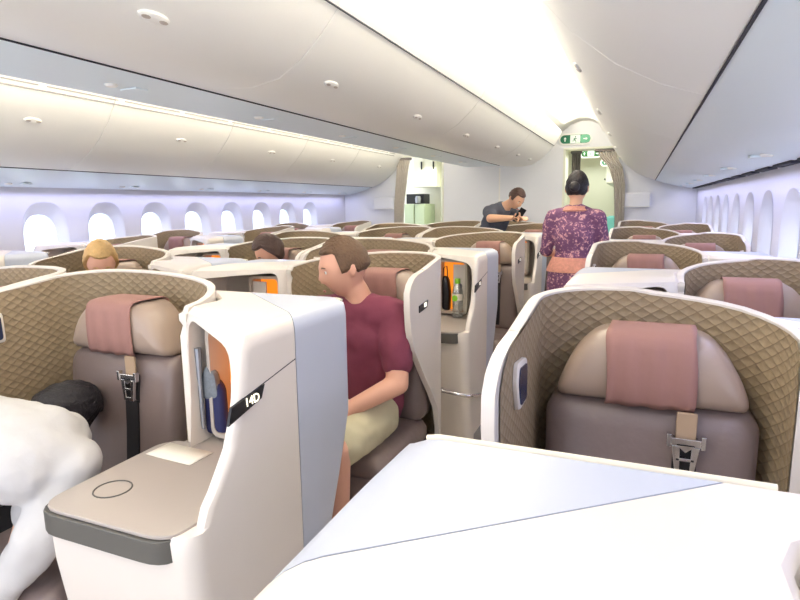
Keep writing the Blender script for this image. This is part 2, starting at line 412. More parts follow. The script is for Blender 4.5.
# outboard bins
ends = ['nearest the viewer', 'second in line', 'third in line', 'fourth in line', 'fifth in line', 'sixth in line', 'seventh in line', 'last before the bulkhead']
for s in (-1, 1):
    js = [Y0, -.77, .575, 1.925, 3.275, 4.63, 5.98, 7.33, YB-.03]
    side = 'left' if s < 0 else 'right'
    for i in range(len(js)-1):
        y0, y1 = js[i], js[i+1]
        bin_unit('overhead_bin', 'white curved overhead bin above the %s windows, %s' % (side, ends[i]), SIDE, [(2.20, 1.80), (2.70, 1.72), (2.7, 2.46)], s, y0, y1,
                 [(y0+y1)/2+.12], M['cabin'], 2.0, '%s wall overhead bins' % side, 4)
    bm = bmesh.new(); box(bm, *(sorted((CX+s*2.1785, CX+s*2.1835))), Y0, YB-.035, 1.7545, 1.762); tag(obj('trim_%d' % (8+(s > 0)), bm, M['gap'], smooth=0), kind='structure')
    service_strip('bluish %s service strip between overhead bins and window wall' % side, 2.196, 2.66, PSU, Y0, YB-.03, s, 0, None)
    # slotted grille along the top of the bins
    for j, (gx, gz) in enumerate(((1.596, 2.251), (1.612, 2.2215)) if s < 0 else ()):
        bm = bmesh.new()
        y = Y0
        while y < YB-.5:
            L_ = .62 if j == 0 else 1.35
            box(bm, *(sorted((CX+s*(gx-.004), CX+s*(gx+.006)))), y, min(y+L_-(.06 if j == 0 else 0), YB-.4), gz-.004, gz+.003); y += L_
        tag(obj('trim_%d' % (10+j+2*(s > 0)), bm, M['softgap'], smooth=0), kind='structure')
# slotted gap at the foot of the bins, over the windows
for s in (1,):
    bm = bmesh.new(); y = Y0+.1
    while y < YB-.4:
        box(bm, *(sorted((CX+s*2.645, CX+s*2.69))), y, y+.40, 1.628, 1.645); y += .52
    tag(obj('trim_%d' % (14+(s > 0)), bm, M['gap'], smooth=0), kind='structure')

# ------------------------------------------------------------------ seat units
def make_console_meshes(sw0, W, s, sw, rR):
    """console + rear cover; local x = s*(u-sw/2), y=-v"""
    osw = sw
    X = lambda u: s*(u-osw/2)
    def deform(me):
        for v_ in me.vertices:
            u = v_.co.x*s+osw/2; v = -v_.co.y; z = v_.co.z
            k = max(0, min(1, (z-.753)/.004))
            t = max(0, min(1, (u-sw0)/(W-sw0)))
            tgt = min(osw-.004, osw-rR*.60+max(v, 0)*1.05)
            v_.co.x = s*(u+(1-t)*k*(tgt-sw0)-osw/2)
        return me
    sw = sw0
    zs = [1.17, 1.155, 1.12, 1.06, 1.0, .95, .90, .86, .82, .795, .757, .7525, .74, .70, .60, .45, .30, .12, 0]
    va = [.50, .553, .575, .588, .600, .618, .640, .672, .705, .732, .750, .765, .770, .768, .76, .74, .71, .68, .67]
    vs_ = [.31, .335, .345, .35, .35, .35, .35, .352, .354, .356, .36, .75, .765, .765, .76, .74, .71, .68, .67]
    zb = [0, .30, .45, .60, .80, 1.12, 1.155]
    vb = [.12, .20, .16, .08, .0, .0, .008]
    def section(t, ins):
        pts = []
        for z, v in zip(zb, vb): pts.append((v+ins*1.0 if z > .5 else v+ins*.6, min(z, 1.17-ins)))
        pts.append((.03+ins, 1.17-ins))
        for z, a, b in zip(zs, va, vs_): pts.append((lerp(b, a, t)-ins, min(z, 1.17-ins)))
        return pts
    r = .05; rings = []
    us = [(sw+.0, .018), (sw+.004, .008), (sw+.014, 0), (sw+.05, 0)]
    for k in range(1, 8): us.append((lerp(sw+.05, W-r, k/7), 0))
    for k in range(1, 7):
        a = PI/2*k/6; us.append((W-r+r*math.sin(a), r-r*math.cos(a)))
    for u, ins in us:
        t = (u-sw)/(W-sw); rings.append([(X(u), -v, z) for v, z in section(t, ins)])
    bm = bmesh.new(); loft(bm, rings)
    for q in (.03, .06, .09, .13, .17, .21, .27):
        bmesh.ops.bisect_plane(bm, geom=bm.verts[:]+bm.edges[:]+bm.faces[:], dist=1e-6, plane_co=(0, -q, 0), plane_no=(0, 1, 0))
    me = deform(tome(bm))
    # cavity over the tray
    c = bmesh.new()
    ua, ub = sw+.035, W-.035
    poly = round_poly([(X(ua), .752), (X(ub), .752), (X(ub), 1.118), (X(ua), 1.142)], [.005, .005, .09, .05], 5)
    loft(c, [[(x, y, z) for x, z in poly] for y in (-.13, -.17, -.21, -.27, -.36, -1.2)])
    cm = deform(tome(c)); c = bmesh.new(); c.from_mesh(cm)
    me = boolean(me, c)
    # split along the diagonal seam
    def half(me, keep_rear):
        bm = bmesh.new(); bm.from_mesh(me)
        p1 = Vector((X(W), -.335, 0)); p2 = Vector((X(W-.41), 0, 0)); d = (p2-p1).normalized(); n = Vector((-d.y, d.x, 0))
        if n.y < 0: n = -n       # towards +y = rear
        off = .0012
        g = bm.verts[:]+bm.edges[:]+bm.faces[:]
        r_ = bmesh.ops.bisect_plane(bm, geom=g, dist=1e-5, plane_co=p1+n*(off if keep_rear else -off), plane_no=n, clear_inner=keep_rear, clear_outer=not keep_rear)
        ed = [e for e in r_['geom_cut'] if isinstance(e, bmesh.types.BMEdge)]
        bmesh.ops.holes_fill(bm, edges=[e for e in bm.edges if e.is_boundary], sides=0)
        bmesh.ops.remove_doubles(bm, verts=bm.verts, dist=1e-5)
        return tome(bm)
    return half(me, False), half(me, True)

def shell_path(u0, u1, vL, vR, r, rR, n=9):
    """U path: left wing front -> back -> right wing front; list of (u,v)"""
    P = []
    for k in range(n): P.append((u0, lerp(max(vL, r), r, k/(n-1))))
    for k in range(1, 9):
        a = PI/2*k/8; P.append((u0+r-r*math.cos(a), r-r*math.sin(a)))
    for k in range(1, n): P.append((lerp(u0+r, u1-rR, k/n), 0))
    for k in range(0, 8):
        a = PI/2*k/8; P.append((u1-rR+rR*math.sin(a), rR-rR*math.cos(a)))
    for k in range(n): P.append((u1, lerp(rR, max(vR, rR+.01), k/(n-1))))
    return P
ZR = [.03, .2, .39, .50, .60, .70, .78, .86, .95, 1.05, 1.13, 1.17, 1.195, 1.21, 1.22]
FR = [.28, .28, .29, .38, .52, .68, .80, .92, .98, 1.0, 1.0, .96, .90, .82, .66]
def shell_mesh(sw, s, vL, vR, rR, th=.026, lining=False):
    X = lambda u: s*(u-sw/2)
    def row(k, off):
        zf = ZR[k]; f = FR[k]
        r = .19
        # short wing beside the console keeps its full depth down to the floor
        P = shell_path(off, sw-off, vL*f, (vR*f if f > .9 and not k < 9 else vR), r-off*.5, rR-off*.5)
        P = [(u, v+off*max(0, 1-v/(r if i_ < 18 else rR))) for i_, (u, v) in enumerate(P)]
        n = len(P); out = []
        for i, (u, v) in enumerate(P):
            a = i/(n-1); m = 1-abs(a-.5)*2     # 0 at wing fronts, 1 at the back centre
            top = 1.178+.047*math.sin(min(1, m*1.25)*PI/2)
            if a > .5: top = interp(m, [0, .22, .42, .60, .8, 1], [1.150, 1.153, 1.172, 1.200, 1.219, 1.225])
            z = zf if zf < .95 else .95+(zf-.95)*(top-.95)/(1.22-.95)
            out.append((X(u), -v, z))
        return out
    if lining:
        lo = ZR.index(.2); rows = []
        for k in range(lo, len(ZR)):
            rw = row(k, th+.003)
            if k == len(ZR)-1: rw = [(x, y, z-.005) for x, y, z in rw]
            # pull the front edges in
            rw2 = []
            for i, p in enumerate(rw):
                q = Vector(p)
                if i == 0: q = q+(Vector(rw[1])-q)*.55
                if i == len(rw)-1: q = q+(Vector(rw[-2])-q).normalized()*.012 if (Vector(rw[-2])-q).length > .013 else q
                rw2.append(tuple(q))
            rows.append(rw2)
        bm = bmesh.new(); uv = bm.loops.layers.uv.new('UVMap')
        V = [[bm.verts.new(p) for p in r] for r in rows]
        L = []
        for r in rows:
            a = [0]
            for p, q in zip(r, r[1:]): a.append(a[-1]+(Vector(p)-Vector(q)).to_2d().length)
            mid = a[len(a)//2]; L.append([x-mid for x in a])
        for k in range(len(rows)-1):
            for i in range(len(rows[0])-1):
                f = bm.faces.new((V[k][i], V[k][i+1], V[k+1][i+1], V[k+1][i]))
                for lp, (kk, ii) in zip(f.loops, ((k, i), (k, i+1), (k+1, i+1), (k+1, i))):
                    lp[uv].uv = (L[kk][ii], rows[kk][ii][2])
        return tome(bm)
    outer = [row(k, 0) for k in range(len(ZR))]; inner = [row(k, th) for k in range(len(ZR))]
    # soften the rim
    rim = [tuple((Vector(a)+Vector(b))/2+Vector((0, 0, .005))) for a, b in zip(outer[-1], inner[-1])]
    sheet = outer+[rim]+list(reversed(inner))
    bm = bmesh.new(); V = [[bm.verts.new(p) for p in r] for r in sheet]
    nr = len(V); nc = len(V[0])
    for k in range(nr-1):
        for i in range(nc-1): bm.faces.new((V[k][i], V[k][i+1], V[k+1][i+1], V[k+1][i]))
    nz = len(ZR)
    for i in (0, nc-1):     # close wing front edges
        for k in range(nz-1):
            bm.faces.new((V[k][i], V[k+1][i], V[nr-2-k][i], V[nr-1-k][i]))
        bm.faces.new((V[nz-1][i], V[nz][i], V[nz+1][i]))
    for i in range(nc-1): bm.faces.new((V[0][i], V[nr-1][i], V[nr-1][i+1], V[0][i+1]))
    return tome(bm)

def soft_box(x0, x1, y0, y1, z0, z1, r=.03):
    bm = bmesh.new(); out = rrect(x0, x1, y0, y1, r)
    d = z1-z0; e = min(r, d*.4)
    pillow(bm, out, lambda a, dd, b: (a, b, dd), [(z0, e*.6), (z0+e*.5, .004), (z0+e, 0), (z1-e, 0), (z1-e*.4, e*.25), (z1-e*.08, e*.9), (z1+.004, e*2.4)])
    return bm

def children(o): return [c for c in bpy.data.objects if c.parent == o]
def seat_unit(loc, s, sw, W, vL, vR, label, group, sign, rR, sw0, so):
    """first of its kind, all parts built; returns empty"""
    e = empty('business_seat', loc, label, 'airline seat', group)
    X = lambda u: s*(u-sw/2)
    sh = link('shell', shell_mesh(sw, s, vL, vR, rR), M['shell'], e, smooth=50)
    link('quilted_lining', shell_mesh(sw, s, vL, vR, rR, lining=True), M['quilt'], e, smooth=50)
    # reading lamp on the outer wing
    lz, lv = 1.065, vL*.70
    def lampring(g, o): 
        pts = [(-.05, .052), (.05, .062), (.06, .02), (.03, -.05), (-.052, -.05)]
        pts = round_poly([(a*g, b*g) for a, b in pts], .012, 3)
        return [(X(.030+o), -(lv+a), lz+b) for a, b in pts]
    bm = bmesh.new(); loft(bm, [lampring(1.0, 0), lampring(1.0, .008), lampring(.94, .011)])
    lp = obj('reading_lamp', bm, M['shell'], e, smooth=40)
    bm = bmesh.new(); loft(bm, [lampring(.8, .0105), lampring(.8, .0135)]); obj('lamp_glass', bm, M['lampglass'], lp, smooth=0)
    hw = .235; SX = X(so); seatparts = []
    # backrest
    out = rrect(-hw, hw, .44, .975, .055, 6)
    out = [(x*(1+.04*(z > .8)), z) for x, z in out]
    bm = bmesh.new()
    lean = lambda x, d, z: (x, -(d+(.97-z)*.10), z)
    pillow(bm, out, lean, [(.10, .02), (.12, 0), (.20, 0), (.228, .006), (.243, .022), (.252, .06), (.256, .12)])
    obj('backrest', bm, M['leather'], e, smooth=60)
    # headrest
    hz = .972
    ho = round_poly([(-.222, hz), (.222, hz), (.210, hz+.05), (.175, hz+.12), (.12, hz+.175), (-.12, hz+.175), (-.175, hz+.12), (-.210, hz+.05)], [.025, .025, .04, .05, .035, .035, .05, .04], 4)
    bm = bmesh.new()
    pillow(bm, ho, lambda x, d, z: (x, -d, z), [(.10, .02), (.12, 0), (.21, 0), (.235, .005), (.252, .016), (.262, .035), (.266, .07)])
    hr = obj('headrest', bm, M['leather2'], e, smooth=60)
    # cloth cover draped over the middle of the headrest, with soft folds
    prof = [(.262, hz+.004), (.272, hz+.02), (.2755, hz+.06), (.2745, hz+.11), (.270, hz+.145), (.262, hz+.166), (.248, hz+.177), (.22, hz+.181), (.17, hz+.182), (.12, hz+.180), (.10, hz+.17), (.097, hz+.08)]
    rows = []
    for j, (d, z) in enumerate(prof):
        rows.append([(-.098+.196*i/14+.004*math.sin(j*.9)*(i in (0, 14)), -(d+.0035*math.sin(i*1.5+z*14)*(j < 6)), z+.0015*math.sin(i*1.3)*(j == 0)) for i in range(15)])
    bm = bmesh.new(); V = [[bm.verts.new(p) for p in r] for r in rows]
    for a, b in zip(V, V[1:]):
        for i in range(14): bm.faces.new((a[i], a[i+1], b[i+1], b[i]))
    cv = obj('headrest_cover', bm, M['cover'], hr, smooth=60); sd = cv.modifiers.new('s', 'SOLIDIFY'); sd.thickness = .003; sd.offset = 1
    # cushion, leg rest, base
    obj('seat_cushion', soft_box(-.235, .235, -.74, -.20, .33, .455, .05), M['leather'], e, smooth=60)
    bm = bmesh.new(); out = rrect(-.225, .225, .10, .36, .03)
    pillow(bm, out, lambda x, d, z: (x, -d, z), [(.66, .02), (.68, 0), (.735, 0), (.75, .012), (.755, .05)]); obj('leg_rest', bm, M['leather'], e, smooth=60)
    obj('seat_base', boxm(-.2, .2, -.64, -.12, 0, .33), M['dark'], e, smooth=0, bevel=.01)
    # armrest beside the console
    sidex = s*.275
    obj('armrest', soft_box(sidex-.024, sidex+.024, -.70, -.37, .30, .62, .02), M['leather'], e, smooth=60)
    # shoulder belt with buckle
    bx = .085
    bm = bmesh.new(); box(bm, bx-.022, bx+.022, -.276, -.268, .885, .948); sb = obj('seat_belt', bm, [M['strap_tan']], e, smooth=0, bevel=.003)
    bm = bmesh.new(); rows = [(-.286, .80), (-.292, .70), (-.302, .60), (-.312, .52), (-.318, .46)]
    box(bm, bx-.026, bx+.026, -.272, -.262, .79, .885)
    loft(bm, [[(bx-.026, y+.012, z), (bx+.026, y+.012, z), (bx+.026, y+.004, z), (bx-.026, y+.004, z)] for y, z in rows])
    obj('black_strap', bm, M['strap'], sb, smooth=0)
    bm = bmesh.new()
    y0_, y1_ = -.292, -.281
    box(bm, bx-.032, bx+.032, y0_, y1_, .872, .890)
    loft(bm, [[(bx-.030, y, .872), (bx-.012, y, .872), (bx-.010, y, .81), (bx-.021, y, .81)] for y in (y0_, y1_)])
    loft(bm, [[(bx+.012, y, .872), (bx+.030, y, .872), (bx+.021, y, .81), (bx+.010, y, .81)] for y in (y0_, y1_)])
    box(bm, bx-.021, bx+.021, y0_, y1_, .800, .812); box(bm, bx-.02, bx+.02, y0_, y1_, .835, .843)
    loft(bm, [[(bx-.02, y, .873), (bx, y, .856), (bx+.02, y, .873), (bx+.02, y, .878), (bx-.02, y, .878)] for y in (y0_, y1_)])
    for q in (-1, 1): box(bm, bx+q*.036-.005, bx+q*.036+.005, y0_-.003, y1_+.003, .868, .90)
    obj('buckle', bm, M['chrome'], sb, smooth=0, bevel=.0015)
    for c_ in children(e):
        if c_.name.split('.')[0] in ('backrest', 'headrest', 'seat_cushion', 'leg_rest', 'seat_base', 'armrest', 'seat_belt'): c_.location.x = SX; c_.location.z = .028 if c_.name.startswith('seat_belt') else 0
    # console
    cf, cr_ = make_console_meshes(sw0, W, s, sw, rR); sw_shell = sw
    con = link('console', cf, M['shell'], e, smooth=28)
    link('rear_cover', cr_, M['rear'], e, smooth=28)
    # tray top with darker edge
    tz = .752
    sw = sw0; XX = lambda u: s*(u-sw_shell/2); X = XX
    tp = round_poly([(X(sw_shell-rR*.6+.19), -.14), (X(W-.037), -.14), (X(W-.037), -.70), (X(W-.05), -.785), (X(sw+.0), -.785), (X(sw+.002), -.40), (X(sw+.036), -.36), (X(sw_shell+.03), -.35)], [.005, .005, .03, .07, .07, .02, .01, .005], 5)
    bm = bmesh.new(); loft(bm, [[(x, y, z) for x, y in tp] for z in (tz-.004, tz+.006)])
    tr = obj('tray_table', bm, M['tray'], con, smooth=30, bevel=.003)
    # dark edge band: thicker slab under the front of the tray
    ep = round_poly([(X(sw-.004), -.42), (X(W-.045), -.42), (X(W-.045), -.70), (X(W-.052), -.793), (X(sw-.006), -.793)], [.01, .01, .03, .07, .07], 5)
    bm = bmesh.new(); loft(bm, [[(x, y, z) for x, y in ep] for z in (tz-.060, tz-.0045)]); obj('tray_edge', bm, M['tray_edge'], con, smooth=30, bevel=.003)
    # ring recess
    bm = bmesh.new(); c = Vector((X(lerp(sw, W, .24)), -.66, tz+.0065)); ri = .045
    pts = [c+Vector((ri*math.cos(2*PI*k/28), ri*math.sin(2*PI*k/28), 0)) for k in range(29)]
    tube(bm, pts, .0022, 6); obj('drink_ring', bm, M['tray_edge'], con, smooth=60)
    # niche at the back of the cavity
    a = sw_shell+.034; b = W-.04; yb = -.292; fw = min(.19, b-a-.03)
    def fx(u): return X(u)
    bm = bmesh.new()
    fr_o = round_poly([(fx(a+.012), .770), (fx(a+.012+fw), .770), (fx(a+.012+fw), 1.112), (fx(a+.012), 1.118)], .03, 4)
    fr_i = round_poly([(fx(a+.026), .785), (fx(a-.002+fw), .785), (fx(a-.002+fw), 1.098), (fx(a+.026), 1.103)], .024, 4)
    loft(bm, [[(x, -.131, z) for x, z in fr_o], [(x, yb-.03, z) for x, z in fr_o], [(x, yb-.033, z) for x, z in fr_i], [(x, yb+.06, z) for x, z in fr_i]], cap=False)
    nf = obj('niche_frame', bm, M['niche'], con, smooth=35)
    bm = boxm(min(fx(a+.022), fx(a+fw)), max(fx(a+.022), fx(a+fw)), yb+.055, yb+.062, .78, 1.108)
    obj('amber_glow_lining', bm, M['amber'], nf, smooth=0)  # back lining glows by itself, in place of a lamp inside the niche
    d0, d1 = a+fw*.56, a-.003+fw
    bm = bmesh.new(); box(bm, min(fx(d0), fx(d1)), max(fx(d0), fx(d1)), yb-.018, yb-.006, .79, 1.085)
    obj('niche_door', bm, M['shell'], nf, smooth=0, bevel=.004)
    bm = bmesh.new(); cxx = fx(lerp(d0, d1, .55))
    loft(bm, [[(cxx+rr*math.cos(2*PI*k/16), yy, .95+rr*math.sin(2*PI*k/16)) for k in range(16)] for rr, yy in ((.016, yb-.018), (.016, yb-.028), (.011, yb-.032), (.009, yb-.026), (.004, yb-.025))])
    obj('door_knob', bm, M['steel'], nf, smooth=40)
    bm = bmesh.new(); tube(bm, [(fx(a-.002), -.338, .80), (fx(a-.004), -.338, .95), (fx(a-.004), -.338, 1.05)], [.006, .007, .011], 8)
    obj('stowed_handset', bm, M['steel'], con, smooth=40)
    # cream bead along the rear top edge
    bm = bmesh.new(); tube(bm, [(X(sw_shell-.02), .001, 1.158), (X(W-.05), .001, 1.158), (X(W-.035), .000, 1.155)], .0055, 8)
    obj('edge_bead', bm, M['trim'], con, smooth=60)
    # side seam and base kick
    bm = bmesh.new()
    xa, xb = sorted((X(W)-s*.0005, X(W)+s*.0008))
    loft(bm, [[(x, -.60, 1.0045), (x, -.338, 1.050), (x, -.338, 1.0475), (x, -.60, 1.002)] for x in (xa, xb)])
    obj('seam', bm, M['gap'], con, smooth=0)
    bm = bmesh.new(); xa, xb = sorted((X(W-.02), X(W)+s*.003)); box(bm, xa, xb, -.62, -.13, .0, .11); obj('kick_strip', bm, M['steel'], con, smooth=0, bevel=.004)
    # lit seat sign
    if sign == 'console':
        X0, v0, z0, n = X(W)+s*.001, .60, 1.005, 1
        pts = [(.628, .962), (.614, 1.002), (.485, 1.022), (.500, .990)]
        gl = (.525, 1.002)
    else:
        X0, v0 = X(0)-s*.001, 0
        pts = [(.455, 1.005), (.455, 1.035), (.345, 1.045), (.36, 1.015)]
        gl = (.385, 1.03)
    sg = -s if sign == 'wing' else s
    bm = bmesh.new(); loft(bm, [[(x, -v, z) for v, z in pts] for x in (X0-sg*.004, X0+sg*.003)])
    ss = obj('seat_sign', bm, M['black'], e, smooth=0)
    bm = bmesh.new(); x1, x2 = sorted((X0+sg*.0025, X0+sg*.0042)); box(bm, x1, x2, -gl[0]-.014, -gl[0]+.014, gl[1]-.009, gl[1]+.009); obj('sign_light', bm, M['glow'], ss, smooth=0)
    # aisle grab bar low on the console
    if sign == 'console':
        bm = bmesh.new(); xx = X(W)+s*.018
        tube(bm, [(X(W-.16), -.74, .41), (X(W-.14), -.775, .41), (X(W-.05), -.775, .40), (xx-s*.012, -.755, .39), (xx, -.72, .38), (xx, -.45, .31), (xx, -.27, .25), (X(W)-s*.01, -.24, .245)], .011, 8)
        obj('grab_bar', bm, M['chrome'], e, smooth=50)
    return e

def dup(root, loc, label, group=None):
    r = root.copy(); COL.objects.link(r); r.location = loc; r['label'] = label
    if group: r['group'] = group
    for ch in children(root):
        c = ch.copy(); COL.objects.link(c); c.parent = r
        for g in children(ch):
            d = g.copy(); COL.objects.link(d); d.parent = c
            for h in children(g):
                q = h.copy(); COL.objects.link(q); q.parent = d
    return r

PITCHR = 1.07; BACK = lambda n: .63+PITCHR*(n-13)     # back plane of each row
DY = -.07                                            # centre seats sit slightly forward
ordn = {13: 'nearest', 14: 'second', 15: 'third', 16: 'fourth', 17: 'fifth', 18: 'sixth', 19: 'seventh', 20: 'eighth'}
extra = {
 ('A', 13): 'white console top in the near right foreground, its seat just out of frame',
 ('A', 14): 'quilted seat with rose headrest cloth and hanging belt, large in right foreground',
 ('A', 15): 'window-side quilted seat right behind the big foreground seat, blue-edged console recess',
 ('D', 14): 'seat with lit sign 14D on its console, paper on its tray, left foreground',
 ('D', 15): 'seat the man in the maroon tshirt sits in',
 ('D', 16): 'seat whose open console holds the green-capped water bottle',
 ('D', 17): 'tan-headrest aisle seat just behind the console with the bottle',
 ('D', 18): 'seat whose console stands by the walking attendant in purple batik',
 ('F', 15): 'seat with the blond passenger in it',
 ('F', 16): 'seat with the dark-haired passenger in it',
 ('F', 14): 'white-rimmed seat cut by the left frame edge, behind the 14D seat shell',
}
colname = {'A': 'right window column', 'D': 'centre pair, right aisle side', 'F': 'centre pair, left aisle side', 'G': 'left window column'}
def lab(c, r):
    if (c, r) in extra: return extra[(c, r)]
    first = {'A': 13, 'D': 14, 'F': 14, 'G': 15}[c]
    num = ['first', 'second', 'third', 'fourth', 'fifth', 'sixth', 'seventh', 'eighth'][r-first]
    if r == 20: return 'white-rimmed brown quilted seat, last row by the bulkhead, %s' % colname[c]
    return 'white-rimmed brown quilted seat, %s from the front in the %s' % (num, colname[c])
SPEC = {  # column, parity -> x0, s, sw, W, vL, vR, sign
 ('A', 0): (-.262, 1, .61, .95, .68, .33, 'wing', .30, .60, .30), ('A', 1): (.688, -1, .545, .953, .50, .33, 'console', .26, .53, .28),
 ('D', 0): (-2.02, 1, .80, 1.168, .62, .345, 'console', .33, .71, .395), ('D', 1): (-.852, -1, .74, 1.16, .56, .335, 'wing', .32, .68, .28),
}
MIRX = lambda x: 2*CX-x
for (c, p), v in list(SPEC.items()):
    SPEC[({'A': 'G', 'D': 'F'}[c], p)] = (MIRX(v[0]), -v[1])+v[2:]
protos = {}
SEATS = {}
for c, rows in (('A', range(13, 21)), ('D', range(14, 21)), ('F', range(14, 21)), ('G', range(15, 21))):
    for r in rows:
        p = r % 2; x0, s, sw, W, vL, vR, sign, rR, sw0, so = SPEC[(c, p)]
        y = BACK(r)+(DY if c in 'DF' else 0)+(.045 if r == 13 else 0)
        loc = (x0+s*sw/2-(.015 if r == 13 else 0), y, 0); grp = 'business seats, '+colname[c]
        if (c, p) not in protos:
            protos[(c, p)] = seat_unit(loc, s, sw, W, vL, vR, lab(c, r), grp, sign, rR, sw0, so); SEATS[(c, r)] = protos[(c, p)]
        else: SEATS[(c, r)] = dup(protos[(c, p)], loc, lab(c, r), grp)

# the sign of 14D reads its number: swap the plain light for lettering
d14 = SEATS[('D', 14)]
for ss in children(d14):
    if ss.name.startswith('seat_sign'):
        for g in children(ss): kill(g)
        me = text_mesh('14D', .031)
        t = link('lit_number', me, M['glow'], ss, smooth=0); t['label'] = 'glowing number 14D'
        x0, s, sw, W = SPEC[('D', 0)][:4]
        t.matrix_local = Matrix(((0, 0, 1, s*(W-sw/2)+.0062), (1, 0, 0, -.540), (.08, 1, 0, .998), (0, 0, 0, 1)))
# ------------------------------------------------------------------ people
def basis(f, up=(0, 0, 1)):
    f = Vector(f).normalized(); r = f.cross(Vector(up)).normalized(); u = r.cross(f); return f, r, u
def head_point(th, ph, sc=1.0):
    """th azimuth (0 = face), ph elevation; returns (fwd, right, up) in metres from head centre"""
    f = math.cos(ph)*math.cos(th); r = math.cos(ph)*math.sin(th); u = math.sin(ph)
    F = f*(.098 if f > 0 else .102); R_ = r*.074; U = u*(.118 if u > 0 else .125)
    if u < 0:
        k = -u; R_ *= 1-.36*k**1.3; F *= (1-.20*k) if f > 0 else (1-.52*k)
        if f > .2: F += .014*k*f
    g = lambda a, b, c, d, s1, s2: math.exp(-((a-b)/s1)**2-((c-d)/s2)**2)
    if f > 0:
        a, e = math.degrees(th), math.degrees(ph)
        if a > 180: a -= 360
        F += .021*g(a, 0, e, -14, 8, 9)+.012*g(a, 0, e, -4, 7, 11)          # nose
        F += .006*g(a, 0, e, 12, 34, 6)                                       # brow
        F -= .009*(g(a, 19, e, 1, 9, 7)+g(a, -19, e, 1, 9, 7))                # sockets
        F += .006*g(a, 0, e, -33, 15, 4)+.005*g(a, 0, e, -41, 14, 4)          # lips
        F -= .004*g(a, 0, e, -37, 15, 2.5)
        F += .008*g(a, 0, e, -58, 18, 9)                                      # chin
        R_ += math.copysign(.004*g(abs(a), 42, e, -12, 16, 14), a)             # cheeks
    return F*sc, R_*sc, U*sc
def head_bm(bm, c, fwd, up, sc=1.0, nt=40, npn=30):
    f, r, u = basis(fwd, up); c = Vector(c); rings = []
    for j in range(1, npn):
        ph = -PI/2+PI*j/npn
        rings.append([c+f*p[0]+r*p[1]+u*p[2] for p in (head_point(2*PI*k/nt, ph, sc) for k in range(nt))])
    loft(bm, rings)
    for q in (-1, 1):      # ears
        pts = []
        ring = []
        for d, sca in ((-.004, .8), (.006, 1), (.012, .92), (.014, .6)):
            ring.append([c+r*q*(.070+d)*sc+u*(-.008+.031*sca*math.sin(a)*1.0)*sc+f*(-.012+.017*sca*math.cos(a)-.4*d)*sc for a in [2*PI*k/12 for k in range(12)]])
        loft(bm, ring)
def head_extras(parent, org, c, fwd, up, sc, hairm, style):
    f, r, u = basis(fwd, up); c = Vector(c)-Vector(org)
    for q in (-1, 1):
        bm = bmesh.new(); bmesh.ops.create_uvsphere(bm, u_segments=14, v_segments=10, radius=.0118*sc)
        bmesh.ops.translate(bm, verts=bm.verts, vec=c+f*.0755*sc+r*q*.030*sc+u*.001*sc)
        ey = obj('eye', bm, M['eye'], parent, smooth=60)
        bm = bmesh.new(); bmesh.ops.create_uvsphere(bm, u_segments=10, v_segments=8, radius=.006*sc)
        bmesh.ops.translate(bm, verts=bm.verts, vec=c+f*.0820*sc+r*q*.030*sc+u*.001*sc); obj('iris', bm, M['iris'], ey, smooth=60)
        bm = bmesh.new()
        tube(bm, [c+f*p[0]+r*p[1]+u*p[2] for p in ((.093*sc, q*.014*sc, .018*sc), (.092*sc, q*.028*sc, .022*sc), (.083*sc, q*.043*sc, .018*sc))], [.0025, .0035, .002], 6)
        obj('eyebrow', bm, hairm, parent, smooth=60)
    bm = bmesh.new()
    tube(bm, [c+(f*(.102-.35*t*t*2)+r*t+u*(-.074))*sc for t in (-.024, -.014, 0, .014, .024)], [.001, .004, .005, .004, .001], 6); obj('mouth', bm, M['lips'], parent, smooth=60)
    # hair: cap over the skull, hairline by style
    nt, npn = 44, 26; bm = bmesh.new(); grid = []
    low = {'short': -.22, 'bun': -.45, 'bob': -.75, 'long': -.8}[style]
    for j in range(npn+1):
        row = []
        for k in range(nt):
            th = 2*PI*k/nt; a = math.cos(th)
            line = lerp(low, .62, max(0, min(1, (a+.25)/.75)))        # lowest elevation of hair at this azimuth
            if abs(math.sin(th)) > .93 and style == 'short': line = -.12
            ph = lerp(line, PI/2*.999, (j/npn)**.9)
            fl = (.010 if style == 'short' else .009 if style == 'bun' else .018)*(1 if j else .25)
            p = head_point(th, ph, sc); v = Vector(p); n = v.normalized()
            wob = .0022*math.sin(th*9+j*1.3)
            v = v+n*(fl+wob)*sc
            row.append(c+f*v.x+r*v.y+u*v.z)
        grid.append(row)
    inner = [[c+(p-c)*.93 for p in grid[0]]]
    loft(bm, inner+grid)
    if style == 'bun':
        s2 = bmesh.ops.create_uvsphere(bm, u_segments=20, v_segments=14, radius=.038*sc)
        bmesh.ops.translate(bm, verts=s2['verts'], vec=c-f*.115*sc+u*.0*sc)
    h = obj('hair', bm, hairm, parent, smooth=60)
    return h
